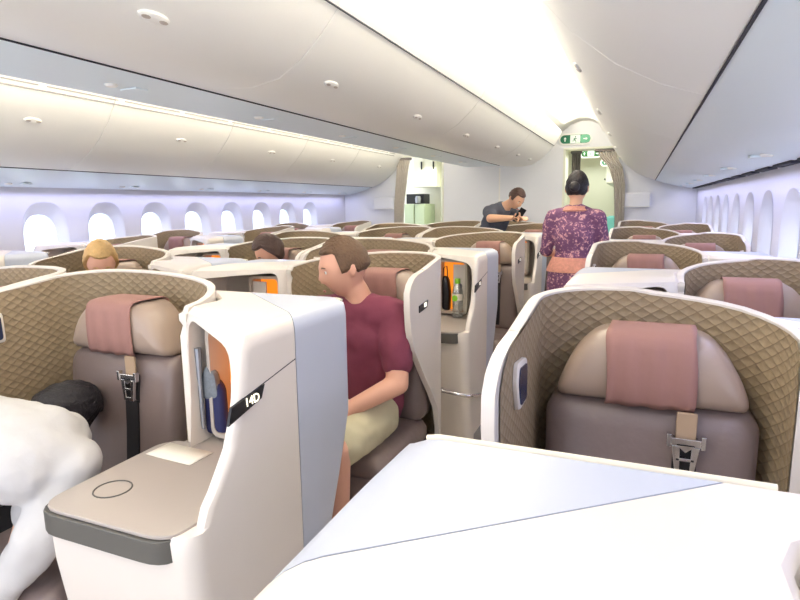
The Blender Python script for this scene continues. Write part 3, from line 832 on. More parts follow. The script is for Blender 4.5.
def skin_mesh(joints, bones, levels=1):
    """closed tapered limbs between joints; torso joints carry (across, deep) radii"""
    bm = bmesh.new()
    if 'shL' in joints: sh = Vector(joints['shL'][:3])-Vector(joints['shR'][:3])
    else: sh = Vector(joints['hipL'][:3])-Vector(joints['hipR'][:3])
    sh.normalize()
    tors = {'pelvis', 'waist', 'chest', 'upper'}
    def seg(p0, r0, p1, r1, ax):
        d = (p1-p0).normalized(); a = (ax-d*ax.dot(d)).normalized(); b = d.cross(a); rings = []; L = (p1-p0).length
        prof = [(-1+.0001, 0)]
        for k in range(-5, 1): prof.append((math.sin(k*PI/10), math.cos(k*PI/10), 0))
        for k in range(0, 6): prof.append((math.sin(k*PI/10), math.cos(k*PI/10), 1))
        for q in prof[1:]:
            end = q[2]; c = p1 if end else p0; r = r1 if end else r0; cap_ = min(r[0], r[1]); m_ = max(q[1], .02)
            rings.append([c+d*q[0]*cap_+(a*math.cos(2*PI*k/18)*r[0]+b*math.sin(2*PI*k/18)*r[1])*m_ for k in range(18)])
        loft(bm, rings)
    for a_, b_ in bones:
        A, B_ = joints[a_], joints[b_]; ra, rb = A[3], B_[3]
        both = a_ in tors and b_ in tors
        if isinstance(ra, tuple) and not both: ra = min(ra)
        if isinstance(rb, tuple) and not both and 'palm' not in b_: rb = min(rb)
        if not isinstance(ra, tuple): ra = (ra, ra)
        if not isinstance(rb, tuple): rb = (rb, rb)
        seg(Vector(A[:3]), ra, Vector(B_[:3]), rb, sh)
    return tome(bm)
def remesh(meshes, voxel, smooth_it=4):
    bm = bmesh.new()
    for m_ in meshes: bm.from_mesh(m_)
    me = tome(bm); o = bpy.data.objects.new('r', me); COL.objects.link(o)
    md = o.modifiers.new('rm', 'REMESH'); md.mode = 'VOXEL'; md.voxel_size = voxel
    if smooth_it:
        sm = o.modifiers.new('sm', 'SMOOTH'); sm.factor = .5; sm.iterations = smooth_it
    r = evaluated(o); kill(o)
    bm = bmesh.new(); bm.from_mesh(r); bm.verts.ensure_lookup_table(); seen = set(); best = []
    for v in bm.verts:
        if v.index in seen: continue
        st = [v]; seen.add(v.index); isl = []
        while st:
            x = st.pop(); isl.append(x)
            for e_ in x.link_edges:
                y = e_.other_vert(x)
                if y.index not in seen: seen.add(y.index); st.append(y)
        if len(isl) > len(best): best = isl
    keep = set(v.index for v in best)
    bmesh.ops.delete(bm, geom=[v for v in bm.verts if v.index not in keep], context='VERTS')
    return tome(bm, False)
def hand_joints(J, B, pre, wrist, d, palmn, side, curl=.5):
    """adds palm and five fingers to J/B. d direction of hand, palmn palm normal (towards what it holds)"""
    d = Vector(d).normalized(); n = Vector(palmn); n = (n-d*n.dot(d)).normalized(); x = d.cross(n)*side; wv = Vector(wrist)
    J[pre+'palm'] = tuple(wv+d*.045)+((.036, .018),)
    B.append((pre+'wrist', pre+'palm'))
    fingers = []
    for k, (off, ln) in enumerate(((-.030, .070), (-.010, .080), (.010, .075), (.028, .060))):
        b0 = wv+d*.075+x*off; pts = [b0]
        ang = 0; cur = b0
        for seg in range(3):
            ang += curl*.8; dd = d*math.cos(ang)+n*math.sin(ang); cur = cur+dd*ln*(.42, .32, .26)[seg]; pts.append(cur)
        fingers.append((pts, .0095))
    tb = wv+d*.025-x*.03; td = (d*.6-x*.6+n*.45).normalized()
    fingers.append(([tb, tb+td*.035, tb+td*.06+n*.006, tb+td*.078+n*.014], .0105))
    return fingers
def fingers_mesh(fs):
    bm = bmesh.new()
    for pts, r in fs: tube(bm, [pts[0]-(pts[1]-pts[0])*.5]+pts, [r*1.1, r*1.05, r, r*.92, r*.6], 8)
    return tome(bm)
def person(label, cat, joints, bones, head, head_f, head_up, sc, hairm, style, skinm, clothes, hands=(), voxel=.0075, group=None, base=None, cols=None):
    base = base or (joints['pelvis'][0], joints['pelvis'][1], 0); o3 = Vector(base)
    e = empty('person', base, label, cat, group)
    J = dict(joints); B = list(bones); F = []
    for h in hands: F += hand_joints(J, B, *h)
    J2 = {k: (v[0]-o3.x, v[1]-o3.y, v[2]-o3.z, v[3]) for k, v in J.items()}
    parts = [skin_mesh(J2, B)]
    hb = bmesh.new(); head_bm(hb, Vector(head)-o3, head_f, head_up, sc); parts.append(tome(hb))
    if F: parts.append(fingers_mesh([([p-o3 for p in pts], r) for pts, r in F]))
    body = remesh(parts, voxel, 4)
    bo = link('body', body, skinm, e, smooth=180)
    hm = head_extras(e, o3, head, head_f, head_up, sc, hairm, style)
    for nm, cj, cb, m, grow, lv in clothes:
        JJ = {}
        for k in cj:
            kk, g = (k if isinstance(k, tuple) else (k, grow))
            if isinstance(kk, tuple): nmv, vec = kk; JJ[nmv] = (vec[0]-o3.x, vec[1]-o3.y, vec[2]-o3.z, vec[3])
            else:
                v = J2[kk]; r = v[3]; r = (r[0]+g, r[1]+g) if isinstance(r, tuple) else r+g
                JJ[kk] = (v[0], v[1], v[2], r)
        cm = remesh([skin_mesh(JJ, cb, 2)], .012, 6)
        c_ = link(nm, cm, m, e, smooth=180)
        tx = bpy.data.textures.get('cloth folds') or bpy.data.textures.new('cloth folds', 'CLOUDS'); tx.noise_scale = .08; tx.noise_depth = 1
        dm = c_.modifiers.new('folds', 'DISPLACE'); dm.texture = tx; dm.strength = .020; dm.mid_level = .45
    return e

# --- man in maroon tshirt, seated in the 15D seat, head turned to the left
J = {'pelvis': (-1.13, 2.28, .56, (.165, .12)), 'waist': (-1.125, 2.27, .72, (.155, .12)), 'chest': (-1.12, 2.26, .88, (.17, .12)), 'upper': (-1.12, 2.25, .985, (.12, .085)), 'neck': (-1.13, 2.22, 1.08, .056), 'headb': (-1.15, 2.20, 1.13, .055),
     'shL': (-.965, 2.24, .985, .064), 'elL': (-.905, 2.13, .72, .047), 'Lwrist': (-1.08, 1.95, .63, .032),
     'shR': (-1.30, 2.21, .985, .064), 'elR': (-1.37, 2.08, .72, .047), 'Rwrist': (-1.25, 1.86, .66, .032),
     'hipL': (-1.05, 2.20, .54, .095), 'knL': (-1.03, 1.80, .535, .064), 'anL': (-1.03, 1.80, .12, .042), 'toL': (-1.03, 1.68, .05, .035),
     'hipR': (-1.22, 2.20, .54, .095), 'knR': (-1.25, 1.80, .535, .064), 'anR': (-1.25, 1.80, .12, .042), 'toR': (-1.25, 1.68, .05, .035)}
BB = [('pelvis', 'waist'), ('waist', 'chest'), ('chest', 'upper'), ('upper', 'neck'), ('neck', 'headb'), ('upper', 'shL'), ('shL', 'elL'), ('elL', 'Lwrist'),
      ('upper', 'shR'), ('shR', 'elR'), ('elR', 'Rwrist'), ('pelvis', 'hipL'), ('hipL', 'knL'), ('knL', 'anL'), ('anL', 'toL'), ('pelvis', 'hipR'), ('hipR', 'knR'), ('knR', 'anR'), ('anR', 'toR')]
sl = lambda a, b, t, r: tuple(lerp(J[a][i], J[b][i], t) for i in range(3))+(r,)
def clothing_tee(J, m, name='tshirt', tl=.62, g=.012, sr=.062):
    L_ = ('sleeveL', tuple(lerp(J['shL'][i], J['elL'][i], tl) for i in range(3))+(sr,)); R_ = ('sleeveR', tuple(lerp(J['shR'][i], J['elR'][i], tl) for i in range(3))+(sr,))
    return (name, ['pelvis', 'waist', 'chest', 'upper', ('shL', g), ('shR', g), (L_, 0), (R_, 0)],
            [('pelvis', 'waist'), ('waist', 'chest'), ('chest', 'upper'), ('upper', 'shL'), ('shL', 'sleeveL'), ('upper', 'shR'), ('shR', 'sleeveR')], m, g, 2)
def clothing_legs(J, m, name='shorts', t=.75, g=.014, r=.088, full=False):
    if full:
        return (name, ['pelvis', 'hipL', 'hipR', 'knL', 'knR', 'anL', 'anR'], [('pelvis', 'hipL'), ('hipL', 'knL'), ('knL', 'anL'), ('pelvis', 'hipR'), ('hipR', 'knR'), ('knR', 'anR')], m, g, 2)
    L_ = ('legL', tuple(lerp(J['hipL'][i], J['knL'][i], t) for i in range(3))+(r,)); R_ = ('legR', tuple(lerp(J['hipR'][i], J['knR'][i], t) for i in range(3))+(r,))
    return (name, ['pelvis', 'hipL', 'hipR', (L_, 0), (R_, 0)], [('pelvis', 'hipL'), ('hipL', 'legL'), ('pelvis', 'hipR'), ('hipR', 'legR')], m, g, 2)
person('seated man in maroon tshirt and khaki shorts, short brown hair, head turned left', 'person', J, BB, (-1.168, 2.175, 1.20), (-.72, -.62, -.22), (-.05, 0, 1), 1.06,
       M['hair_brown'], 'short', M['skin'], [clothing_tee(J, M['maroon'], tl=.70, g=.016, sr=.068), clothing_legs(J, M['khaki'], g=.018, t=.85, r=.086)],
       hands=[('L', J['Lwrist'][:3], (-1, -.25, -.1), (0, 0, -1), 1, .5), ('R', J['Rwrist'][:3], (1, -.3, -.1), (0, 0, -1), -1, .5)])

# --- attendant walking away down the right aisle, purple batik dress, hair in a bun
ax, ay = -.435, 4.30
J = {'pelvis': (ax, ay, .95, (.150, .115)), 'waist': (ax, ay, 1.10, (.112, .09)), 'chest': (ax, ay, 1.24, (.135, .10)), 'upper': (ax, ay+.01, 1.375, (.11, .07)), 'neck': (ax, ay+.015, 1.44, .044), 'headb': (ax+.002, ay+.03, 1.50, .045),
     'shL': (ax-.155, ay, 1.355, .048), 'elL': (ax-.205, ay+.06, 1.10, .036), 'Lwrist': (ax-.12, ay+.25, 1.08, .024),
     'shR': (ax+.155, ay, 1.355, .048), 'elR': (ax+.20, ay+.06, 1.10, .036), 'Rwrist': (ax+.12, ay+.25, 1.08, .024),
     'hipL': (ax-.075, ay, .90, .088), 'knL': (ax-.07, ay+.05, .48, .055), 'anL': (ax-.065, ay-.03, .09, .034), 'toL': (ax-.065, ay+.09, .03, .028),
     'hipR': (ax+.075, ay, .90, .088), 'knR': (ax+.07, ay+.02, .48, .055), 'anR': (ax+.065, ay+.02, .09, .034), 'toR': (ax+.065, ay+.14, .03, .028)}
att = person('flight attendant seen from behind in the right aisle, purple batik blouse and skirt, black bun', 'person', J, BB, (ax+.002, ay+.045, 1.565), (0.05, 1, -.05), (0, 0, 1), .98,
       M['hair_black'], 'bun', M['skin2'], [clothing_tee(J, M['batik'], 'kebaya_blouse', tl=.97, g=.012, sr=.043)],
       hands=[('L', J['Lwrist'][:3], (.6, .6, 0), (0, 0, 1), 1, .5), ('R', J['Rwrist'][:3], (-.6, .6, 0), (0, 0, 1), -1, .5)])
bm = bmesh.new()
def ell(cx, cy, rx, ry, z, n=28): return [(cx+rx*math.cos(2*PI*k/n), cy+ry*math.sin(2*PI*k/n), z) for k in range(n)]
loft(bm, [ell(0, 0, .148, .118, 1.05), ell(0, 0, .178, .140, .96), ell(0, 0, .185, .145, .88), ell(0, .01, .165, .130, .6), ell(0, .01, .15, .12, .35), ell(0, .01, .145, .115, .14)])
obj('sarong_skirt', bm, M['batik'], att, smooth=60)
bm = bmesh.new(); loft(bm, [ell(0, 0, .150, .120, 1.075), ell(0, 0, .166, .132, 1.04), ell(0, 0, .188, .148, .985), ell(0, 0, .190, .150, .972), ell(0, 0, .17, .135, .972)]); obj('border_band', bm, M['batikband'], att, smooth=60)
bm = bmesh.new(); loft(bm, [ell(0, .01, .056, .052, 1.438), ell(0, .008, .075, .064, 1.432), ell(0, .005, .104, .088, 1.408), ell(0, .005, .100, .084, 1.40)]); obj('neckline_border', bm, M['batikband'], att, smooth=60)

# --- person leaning on the seat backs near the bulkhead, slate shirt
lx, ly = -1.56, 6.62
J = {'pelvis': (lx-.10, ly+.10, .92, (.15, .11)), 'waist': (lx-.06, ly+.04, 1.10, (.15, .11)), 'chest': (lx+.02, ly-.04, 1.28, (.155, .11)), 'upper': (lx+.09, ly-.09, 1.38, (.13, .09)), 'neck': (lx+.18, ly-.14, 1.45, .052), 'headb': (lx+.24, ly-.16, 1.48, .05),
     'shL': (lx+.18, ly+.06, 1.38, .060), 'elL': (lx+.30, ly-.16, 1.30, .046), 'Lwrist': (lx+.36, ly-.30, 1.30, .028),
     'shR': (lx-.02, ly-.20, 1.37, .062), 'elR': (lx+.03, ly-.34, 1.30, .048), 'Rwrist': (lx+.26, ly-.36, 1.305, .029),
     'hipL': (lx, ly+.12, .88, .09), 'knL': (lx, ly+.10, .48, .06), 'anL': (lx, ly+.14, .10, .04), 'toL': (lx, ly+.02, .04, .035),
     'hipR': (lx-.2, ly+.10, .88, .09), 'knR': (lx-.2, ly+.08, .48, .06), 'anR': (lx-.2, ly+.14, .10, .04), 'toR': (lx-.2, ly+.02, .04, .035)}
person('dark-haired person in slate grey shirt leaning forward over the rear seat backs', 'person', J, BB, (lx+.28, ly-.19, 1.515), (.62, -.45, -.62), (.3, -.1, 1), .98,
       M['hair_dark'], 'short', M['skin2'], [clothing_tee(J, M['greyshirt'], 'shirt', tl=.75, g=.014, sr=.064), clothing_legs(J, M['trouser'], 'trousers', full=True)],
       hands=[('L', J['Lwrist'][:3], (.4, -.6, .1), (0, 0, -1), 1, .5), ('R', J['Rwrist'][:3], (1, .0, .1), (0, 0, 1), -1, .9)])
bm = bmesh.new(); box(bm, -.036, .036, -.005, .005, -.07, .07)
ph_ = obj('phone', bm, M['black'], smooth=0, bevel=.006); ph_.location = (lx+.36, ly-.37, 1.345); ph_.rotation_euler = (.3, .5, .6)
tag(ph_, 'black phone held by the person in the slate grey shirt', 'phone')

def seated(label, cx, cy, hm, style, shirt, hf=(0, -1, -.05), hz=1.15, skinm=None, grp=None):
    J = {'pelvis': (cx, cy, .55, (.15, .11)), 'waist': (cx, cy, .70, (.135, .105)), 'chest': (cx, cy, .84, (.145, .105)), 'upper': (cx, cy, hz-.22, (.115, .08)), 'neck': (cx, cy-.01, hz-.13, .047), 'headb': (cx, cy-.02, hz-.07, .046),
         'shL': (cx+.16, cy, hz-.225, .055), 'elL': (cx+.21, cy-.08, .68, .042), 'Lwrist': (cx+.10, cy-.27, .62, .026),
         'shR': (cx-.16, cy, hz-.225, .055), 'elR': (cx-.21, cy-.08, .68, .042), 'Rwrist': (cx-.10, cy-.27, .62, .026),
         'hipL': (cx+.09, cy-.06, .53, .085), 'knL': (cx+.10, cy-.46, .53, .058), 'anL': (cx+.10, cy-.44, .11, .038), 'toL': (cx+.10, cy-.55, .045, .033),
         'hipR': (cx-.09, cy-.06, .53, .085), 'knR': (cx-.10, cy-.46, .53, .058), 'anR': (cx-.10, cy-.44, .11, .038), 'toR': (cx-.10, cy-.55, .045, .033)}
    return person(label, 'person', J, BB, (cx, cy-.03, hz), hf, (0, 0, 1), .98, hm, style, skinm or M['skin'],
                  [clothing_tee(J, shirt, 'shirt'), clothing_legs(J, M['trouser'], 'trousers', full=True)],
                  hands=[('L', J['Lwrist'][:3], (-.3, -1, -.2), (0, 0, -1), 1, .4), ('R', J['Rwrist'][:3], (.3, -1, -.2), (0, 0, -1), -1, .4)], voxel=.010)
seated('blond passenger seated behind the 14D seat, only the head showing', -2.76, 2.33, M['hair_blond'], 'bob', M['greyshirt'], (.75, -.6, -.5), 1.165)
seated('dark-haired passenger whose head shows low over the white consoles, left of the man', -2.37, 3.36, M['hair_dark'], 'bob', M['greyshirt'], (-.5, -.7, -.6), 1.15)

# --- person in white shirt bending over into the 14D seat, cut by the left frame edge
J = {'pelvis': (-1.98, .74, .86, (.15, .12)), 'waist': (-1.80, .80, .86, (.14, .12)), 'chest': (-1.66, .92, .82, (.14, .125)), 'upper': (-1.50, .98, .80, (.12, .095)), 'neck': (-1.60, 1.10, .775, .05), 'headb': (-1.66, 1.17, .775, .05),
     'shL': (-1.52, 1.08, .80, .060), 'elL': (-1.60, 1.02, .58, .042), 'Lwrist': (-1.66, .98, .42, .028),
     'shR': (-1.405, 1.02, .77, .056), 'elR': (-1.425, .92, .60, .044), 'Rwrist': (-1.56, .86, .41, .030),
     'hipL': (-2.02, .84, .80, .09), 'knL': (-1.84, .78, .45, .06), 'anL': (-1.90, .76, .10, .04), 'toL': (-1.80, .78, .04, .035),
     'hipR': (-1.98, .62, .80, .09), 'knR': (-1.78, .60, .45, .06), 'anR': (-1.82, .58, .10, .04), 'toR': (-1.72, .62, .04, .035)}
cl = clothing_tee(J, M['whiteshirt'], 'shirt', tl=.98, g=.018, sr=.068)
J['swR'] = tuple(lerp(J['elR'][i], J['Rwrist'][i], .85) for i in range(3))+(.045,)
shirt = ('shirt', ['pelvis', 'waist', 'chest', ('upper', .03), ('neck', .03), ('shL', .02), ('shR', .018), ('elL', .016), ('elR', .022), (('cuffR', J['swR']), 0)],
         [('pelvis', 'waist'), ('waist', 'chest'), ('chest', 'upper'), ('upper', 'neck'), ('upper', 'shL'), ('shL', 'elL'), ('upper', 'shR'), ('shR', 'elR'), ('elR', 'cuffR')], M['whiteshirt'], .018, 2)
del J['swR']
person('person in white shirt bending over the near left seat, arm reaching down, black hair', 'person', J, BB, (-1.73, 1.235, .785), (-.1, .85, -.6), (.5, .3, .75), 1.0,
       M['hair_black'], 'long', M['skin2'], [shirt, clothing_legs(J, M['trouser'], 'trousers', full=True)],
       hands=[('R', J['Rwrist'][:3], (-.3, 0, -1), (-1, 0, 0), -1, .5), ('L', J['Lwrist'][:3], (-.1, 0, -1), (1, 0, 0), 1, .5)])

# ------------------------------------------------------------------ loose things
# paper on the 14D tray
bm = bmesh.new(); n = 10
rows = [[(-.085+.17*i/n, y, .0012+.010*max(0, -(-.085+.17*i/n)-.03)*3*(1 if y < 0 else .6)) for i in range(n+1)] for y in (-.045, 0, .045)]
V = [[bm.verts.new(p) for p in r] for r in rows]
for a, b in zip(V, V[1:]):
    for i in range(n): bm.faces.new((a[i], a[i+1], b[i+1], b[i]))
pp = obj('paper_card', bm, M['paper'], smooth=60); sd = pp.modifiers.new('s', 'SOLIDIFY'); sd.thickness = .0012; sd.offset = 1
pp.location = (-1.195, 1.195, .7590); pp.rotation_euler = (0, 0, -.05)
tag(pp, 'cream paper card lying on the grey tray of the 14D console', 'paper')

# blue and grey pouch inside the 14D niche
e = empty('amenity_pouch', (-1.168, 1.338, .776), 'navy and grey pouch tucked in the amber niche of the 14D console', 'pouch')
bm = bmesh.new(); pillow(bm, round_poly([(-.034, 0), (.040, 0), (.034, .15), (.0, .18), (-.03, .15)], .02, 4), lambda x, d, z: (x, d, z), [(-.03, .012), (-.022, 0), (.0, 0), (.012, .01)]); obj('pouch_body', bm, M['navy'], e, smooth=60)
bm = bmesh.new(); pillow(bm, round_poly([(-.032, .11), (.026, .12), (.020, .19), (-.01, .22), (-.03, .18)], .016, 4), lambda x, d, z: (x, d, z), [(-.036, .012), (-.030, 0), (-.012, 0), (.0, .008)]); obj('mesh_flap', bm, M['greybag'], e, smooth=60)

# contents of the 16D console: dark bag in niche, bottle, boarding card
D16 = BACK(16)+DY
e = empty('hanging_bag', (-1.145, D16-.262, .776), 'dark bag hanging in the amber niche behind the water bottle', 'bag')
bm = bmesh.new(); pillow(bm, round_poly([(-.03, 0), (.03, 0), (.038, .12), (.022, .22), (-.012, .235), (-.033, .14)], .02, 4), lambda x, d, z: (x, d, z), [(-.026, .012), (-.018, 0), (.012, 0), (.022, .012)]); obj('bag_body', bm, M['black'], e, smooth=60)
bm = bmesh.new(); tube(bm, [(-.018, 0, .21), (-.012, 0, .28), (.008, 0, .295), (.016, 0, .21)], .004, 6); obj('bag_strap', bm, M['dark'], e, smooth=60)
bx_, by_ = -1.030, D16-.375
e = empty('water_bottle', (bx_, by_, .7585), 'clear plastic water bottle with bright green cap on the console tray', 'bottle'); e.scale = (1.08, 1.08, 1.14)
bm = bmesh.new(); lathe(bm, [(.02, .0), (.029, .003), (.031, .012), (.0295, .03), (.031, .04), (.0295, .055), (.031, .07), (.0315, .085), (.0315, .135), (.030, .15), (.022, .172), (.0135, .185), (.0130, .196)], 24); obj('bottle_body', bm, M['bottle'], e, smooth=50)
bm = bmesh.new(); lathe(bm, [(.0150, .190), (.0155, .193), (.0155, .214), (.014, .217)], 20); obj('cap', bm, M['labelgreen'], e, smooth=50)
bm = bmesh.new(); nn = 24
R1 = [[(.0322*math.cos(a), .0322*math.sin(a), z) for a in [-PI+2*PI*k/nn for k in range(nn)]] for z in (.10, .135)]
loft(bm, R1, cap=False); obj('label', bm, M['paper'], e, smooth=50)['label'] = 'white and green bottle label'
bm = bmesh.new(); loft(bm, [[(-.006+.017*math.cos(2*PI*k/16), -.0332-.0005*q, .112+.017*math.sin(2*PI*k/16)) for k in range(16)] for q in (0, 1)]); obj('label_spot', bm, M['labelgreen'], e, smooth=0)
bm = bmesh.new(); box(bm, -.025, .025, -.045, .045, 0, .004); e = empty('boarding_card', (-1.15, D16-.50, .7585), 'small white card with black stripe on the tray left of the bottle', 'card', rz=.5)
obj('card_sheet', bm, M['paper'], e, smooth=0); obj('black_stripe', boxm(-.008, .006, -.044, .044, .004, .0052), M['black'], e, smooth=0)

# ------------------------------------------------------------------ bulkhead items
for s, side in ((-1, 'left'), (1, 'right')):
    xa, xb = sorted((CX+s*1.76, CX+s*2.14))
    e = empty('literature_pocket', ((xa+xb)/2, YB-.05, 1.39), 'pale pocket box on the bulkhead, %s of the cabin' % side, 'wall pocket', 'bulkhead pockets')
    hw = (xb-xa)/2
    bm = bmesh.new(); loft(bm, [[(-hw, y, 0), (hw, y, 0), (hw, y-.01, .2), (-hw, y-.01, .2)] for y in (.048, -.03)]); obj('pocket_front', bm, M['bulk'], e, smooth=0, bevel=.02)
    obj('pocket_lip', boxm(-hw+.01, hw-.01, -.046, -.03, .0, .012), M['cabin'], e, smooth=0, bevel=.004)

def exit_sign(loc, label, gm, gm2, w_=.42, h_=.12):
    e = empty('exit_sign', loc, label, 'exit sign', 'green exit signs')
    if w_ < .4: obj('hanger', boxm(-.09, .09, -.018, -.002, h_/2, 2.55-loc[2]), M['cabin'], e, smooth=0)
    def pill(w2, h2, y0_, y1_):
        b = bmesh.new(); o = rrect(-w2/2, w2/2, -h2/2, h2/2, h2*.499, 6); loft(b, [[(x, y, z) for x, z in o] for y in (y0_, y1_)]); return b
    obj('sign_case', pill(w_+.05, h_+.05, .0, -.02), M['cabin'], e, smooth=0, bevel=.004)
    obj('green_face', pill(w_, h_, -.0195, -.023), gm, e, smooth=0)
    t = w_/3
    obj('running_figure_panel', boxm(-t/2, t/2, -.0255, -.0225, -h_/2+.004, h_/2-.004), M['signwhite'], e, smooth=0)
    # running figure
    b = bmesh.new(); k = h_/.12; y = -.027
    tube(b, [(.0, y, .012*k), (-.008*k, y, -.012*k)], .008*k, 6)
    for a_ in (((-.008, -.012), (.012, -.03), (.008, -.048)), ((-.008, -.012), (-.022, -.026), (-.038, -.028)), ((.0, .01), (.018, .0), (.026, .008)), ((.0, .01), (-.016, .006), (-.024, -.006))):
        tube(b, [(p*k, y, q*k) for p, q in a_], .004*k, 6)
    s3 = bmesh.ops.create_uvsphere(b, u_segments=10, v_segments=8, radius=.009*k); bmesh.ops.translate(b, verts=s3['verts'], vec=(.004*k, y, .03*k))
    obj('running_figure', b, M['green'], e, smooth=0)
    for q in (-1, 1):
        b = bmesh.new(); cx_ = q*t*1.02
        if q < 0: P_ = [(cx_-.008*k, -.03*k), (cx_+.008*k, -.03*k), (cx_+.008*k, .005*k), (cx_+.022*k, .005*k), (cx_, .032*k), (cx_-.022*k, .005*k), (cx_-.008*k, .005*k)]
        else: P_ = [(cx_-.03*k, -.008*k), (cx_+.004*k, -.008*k), (cx_+.004*k, -.022*k), (cx_+.03*k, 0), (cx_+.004*k, .022*k), (cx_+.004*k, .008*k), (cx_-.03*k, .008*k)]
        loft(b, [[(x, yy, z) for x, z in P_] for yy in (-.0228, -.0245)]); obj('arrow', b, M['signwhite'], e, smooth=0)
    if gm2:
        b = bmesh.new(); o = rrect(t/2, w_/2-.004, -h_/2+.004, h_/2-.004, h_*.3, 6); loft(b, [[(x, yy, z) for x, z in o] for yy in (-.0222, -.0238)]); obj('pale_end', b, gm2, e, smooth=0)
    return e
exit_sign((CX+1.085, YB-.0, 2.372), 'large green exit sign on the white header above the right doorway', M['green'], M['palegreen'])

# curtains gathered at the doorways
def curtain(label, cx, cy, zs_w, m, folds=6, depth=.028, dark=None):
    e = empty('curtain', (cx, cy, 0), label, 'curtain', None)
    rings = []; n = folds*8
    for z, xo, w_ in zs_w:
        ring = [(xo-w_/2+w_*i/n, depth*.5*math.sin(i/n*folds*2*PI), z) for i in range(n+1)]
        back = [(x, y+.012, z) for x, y, z in reversed(ring)]
        rings.append(ring+back)
    bm = bmesh.new(); loft(bm, rings); obj('curtain_cloth', bm, m, e, smooth=70)
    z, xo, w_ = zs_w[-1]
    obj('curtain_heading', boxm(xo-w_/2-.02, xo+w_/2+.02, -depth*.6, depth*.6+.012, z-.03, z+.01), M['curtain_dark'], e, smooth=0, bevel=.01)
    return e
curtain('taupe curtain gathered beside the left galley doorway', CX-1.60, YB-.10, [(.25, -.08, .16), (1.0, -.08, .16), (1.5, -.06, .18), (2.0, .0, .20), (2.2, .02, .24)], M['curtain'])
curtain('taupe curtain swept aside at the right edge of the right doorway', CX+1.62, YB-.10, [(.25, .12, .12), (1.2, .12, .13), (1.7, .10, .15), (1.95, .04, .18), (2.08, -.06, .22), (2.2, -.10, .26)], M['curtain'])
curtain('dark curtain hanging at the left edge of the right doorway', CX+1.075, YB+.32, [(0, 0, .12), (1.0, 0, .12), (2.22, 0, .13)], M['curtain_dark'], 4)

# ------------------------------------------------------------------ beyond the bulkhead
# walls and ceiling
tag(obj('wall_galley', boxm(CX-2.75, CX+2.0, YB+1.75, YB+1.80, 0, 2.7), M['galley'], smooth=0), kind='structure')
me = None
for o in [o for o in bpy.data.objects if o.name == 'wall_galley']:
    c = boxm(CX+.72, CX+1.9, YB+1.6, YB+1.9, -.1, 2.30); me = boolean(o.data, c); o.data = me
tag(obj('wall_divider', boxm(CX-.93, CX+.80, YB+.06, YB+1.74, 0, 2.6), M['door'], smooth=0), kind='structure')
tag(obj('wall_rear_right', boxm(CX+1.95, CX+2.0, YB+.06, YB+5.2, 0, 2.7), M['galley'], smooth=0), kind='structure')
tag(obj('wall_rear_left', boxm(CX+.2, CX+.25, YB+1.81, YB+5.2, 0, 2.7), M['galley'], smooth=0), kind='structure')
tag(obj('ceiling_rear', boxm(CX-2.8, CX+2.0, YB+.05, YB+5.3, 2.55, 2.6), M['galley'], smooth=0), kind='structure')
tag(obj('wall_rear', boxm(CX+.2, CX+2.0, YB+5.2, YB+5.25, 0, 2.6), M['galley'], smooth=0), kind='structure')
exit_sign((CX+1.265, YB+.56, 2.20), 'darker green exit sign just inside the right doorway', M['darkgreen'], None, .28, .085)
exit_sign((CX+1.49, YB+1.66, 2.13), 'small green exit sign deepest in the right doorway', M['green'], None, .26, .085)
# left galley: upper cabinets, two trolleys, aircraft door
def cabinet(loc, dims, label, m, cat, nd=1, handle='dark'):
    e = empty('galley_cabinet' if cat == 'cabinet' else 'galley_trolley', loc, label, cat)
    w2, d2, h2 = dims
    obj('body', boxm(-w2/2, w2/2, 0, d2, 0, h2), m, e, smooth=0, bevel=.008)
    for k in range(nd):
        a = -w2/2+w2*k/nd+.012; b = -w2/2+w2*(k+1)/nd-.012
        dd = obj('door', boxm(a, b, -.012, -.001, .03, h2-.03), m, e, smooth=0, bevel=.005)
        obj('handle', boxm(b-.05, b-.025, -.035, -.012, h2*.45, h2*.65), M['black'], dd, smooth=0, bevel=.004)
    return e
gx = CX-1.86
cabinet((gx+.16, YB+1.22, 1.78), (.46, .50, .70), 'cream upper galley cabinets with dark handles, through the left doorway', M['galley'], 'cabinet', 2)
cabinet((gx-.10, YB+1.1, 0), (.20, .55, 1.47), 'pale green galley trolley, left one of the two', M['locker'], 'trolley')
cabinet((gx+.11, YB+1.1, 0), (.20, .55, 1.47), 'pale green galley trolley, right one of the two', M['locker'], 'trolley')
e = empty('coffee_maker', (gx+.0, YB+1.15, 1.475), 'black coffee maker standing on the two pale green trolleys', 'appliance')
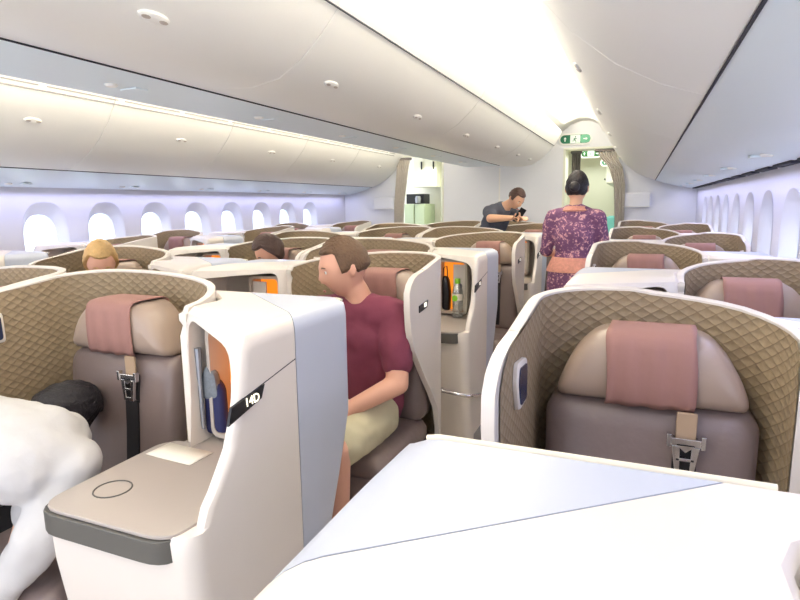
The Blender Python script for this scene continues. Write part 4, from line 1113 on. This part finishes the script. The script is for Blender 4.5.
obj('machine_body', boxm(-.18, .18, 0, .3, 0, .18), M['black'], e, smooth=0, bevel=.01); bm = bmesh.new(); lathe(bm, [(.03, .01), (.05, .02), (.055, .1), (.04, .14)], 16, (.08, -.06, 0)); obj('jug', bm, M['steel'], e, smooth=40)
e = empty('cabin_door', (CX-1.34, YB+1.5, 0), 'cream aircraft door with handle, through the left doorway', 'door')
bm = bmesh.new(); pillow(bm, rrect(-.14, .17, 0, 2.2, .08, 5), lambda x, d, z: (x, d, z), [(.1, 0), (.0, 0), (-.03, .02), (-.04, .05)]); obj('door_panel', bm, M['door'], e, smooth=40)
obj('slide_cover', boxm(-.10, .14, -.12, -.03, .9, 1.2), M['cabin'], e, smooth=0, bevel=.03)
obj('door_handle', boxm(-.03, .05, -.07, -.035, 1.28, 1.38), M['steel'], e, smooth=0, bevel=.01)
# rear cabin: seats, bin rail
def eco(loc, label):
    e = empty('economy_seat', loc, label, 'airline seat', 'teal seats beyond the right doorway')
    bm = bmesh.new(); pillow(bm, rrect(-.22, .22, .45, 1.20, .07, 5), lambda x, d, z: (x, d, z), [(.10, .02), (.08, 0), (-.02, 0), (-.05, .03)]); obj('backrest', bm, M['teal'], e, smooth=60)
    obj('seat_cushion', soft_box(-.22, .22, -.5, -.05, .33, .46, .04), M['teal'], e, smooth=60)
    obj('seat_base', boxm(-.2, .2, -.42, .05, 0, .33), M['dark'], e, smooth=0)
for k, (x, y) in enumerate(((CX+1.62, YB+2.3), (CX+1.62, YB+3.1), (CX+1.12, YB+3.9))):
    eco((x, y, 0), 'pale teal seat through the right doorway, %s' % ['nearest one', 'behind the nearest one', 'farthest one on the left'][k])
bm = bmesh.new(); box(bm, CX+1.42, CX+1.945, YB+1.85, YB+5.1, 1.78, 2.4); o = obj('rear_overhead_bin', bm, M['cabin'], smooth=0, bevel=.04, bseg=3)
tag(o, 'cream overhead bins of the next cabin, beyond the right doorway', 'overhead bin')
bm = bmesh.new(); tube(bm, [(CX+1.405, YB+1.9, 1.86), (CX+1.405, YB+5.0, 1.86)], .014, 8); o = obj('hand_rail', bm, M['dark'], smooth=50)
tag(o, 'dark hand rail along the bins of the next cabin', 'rail')
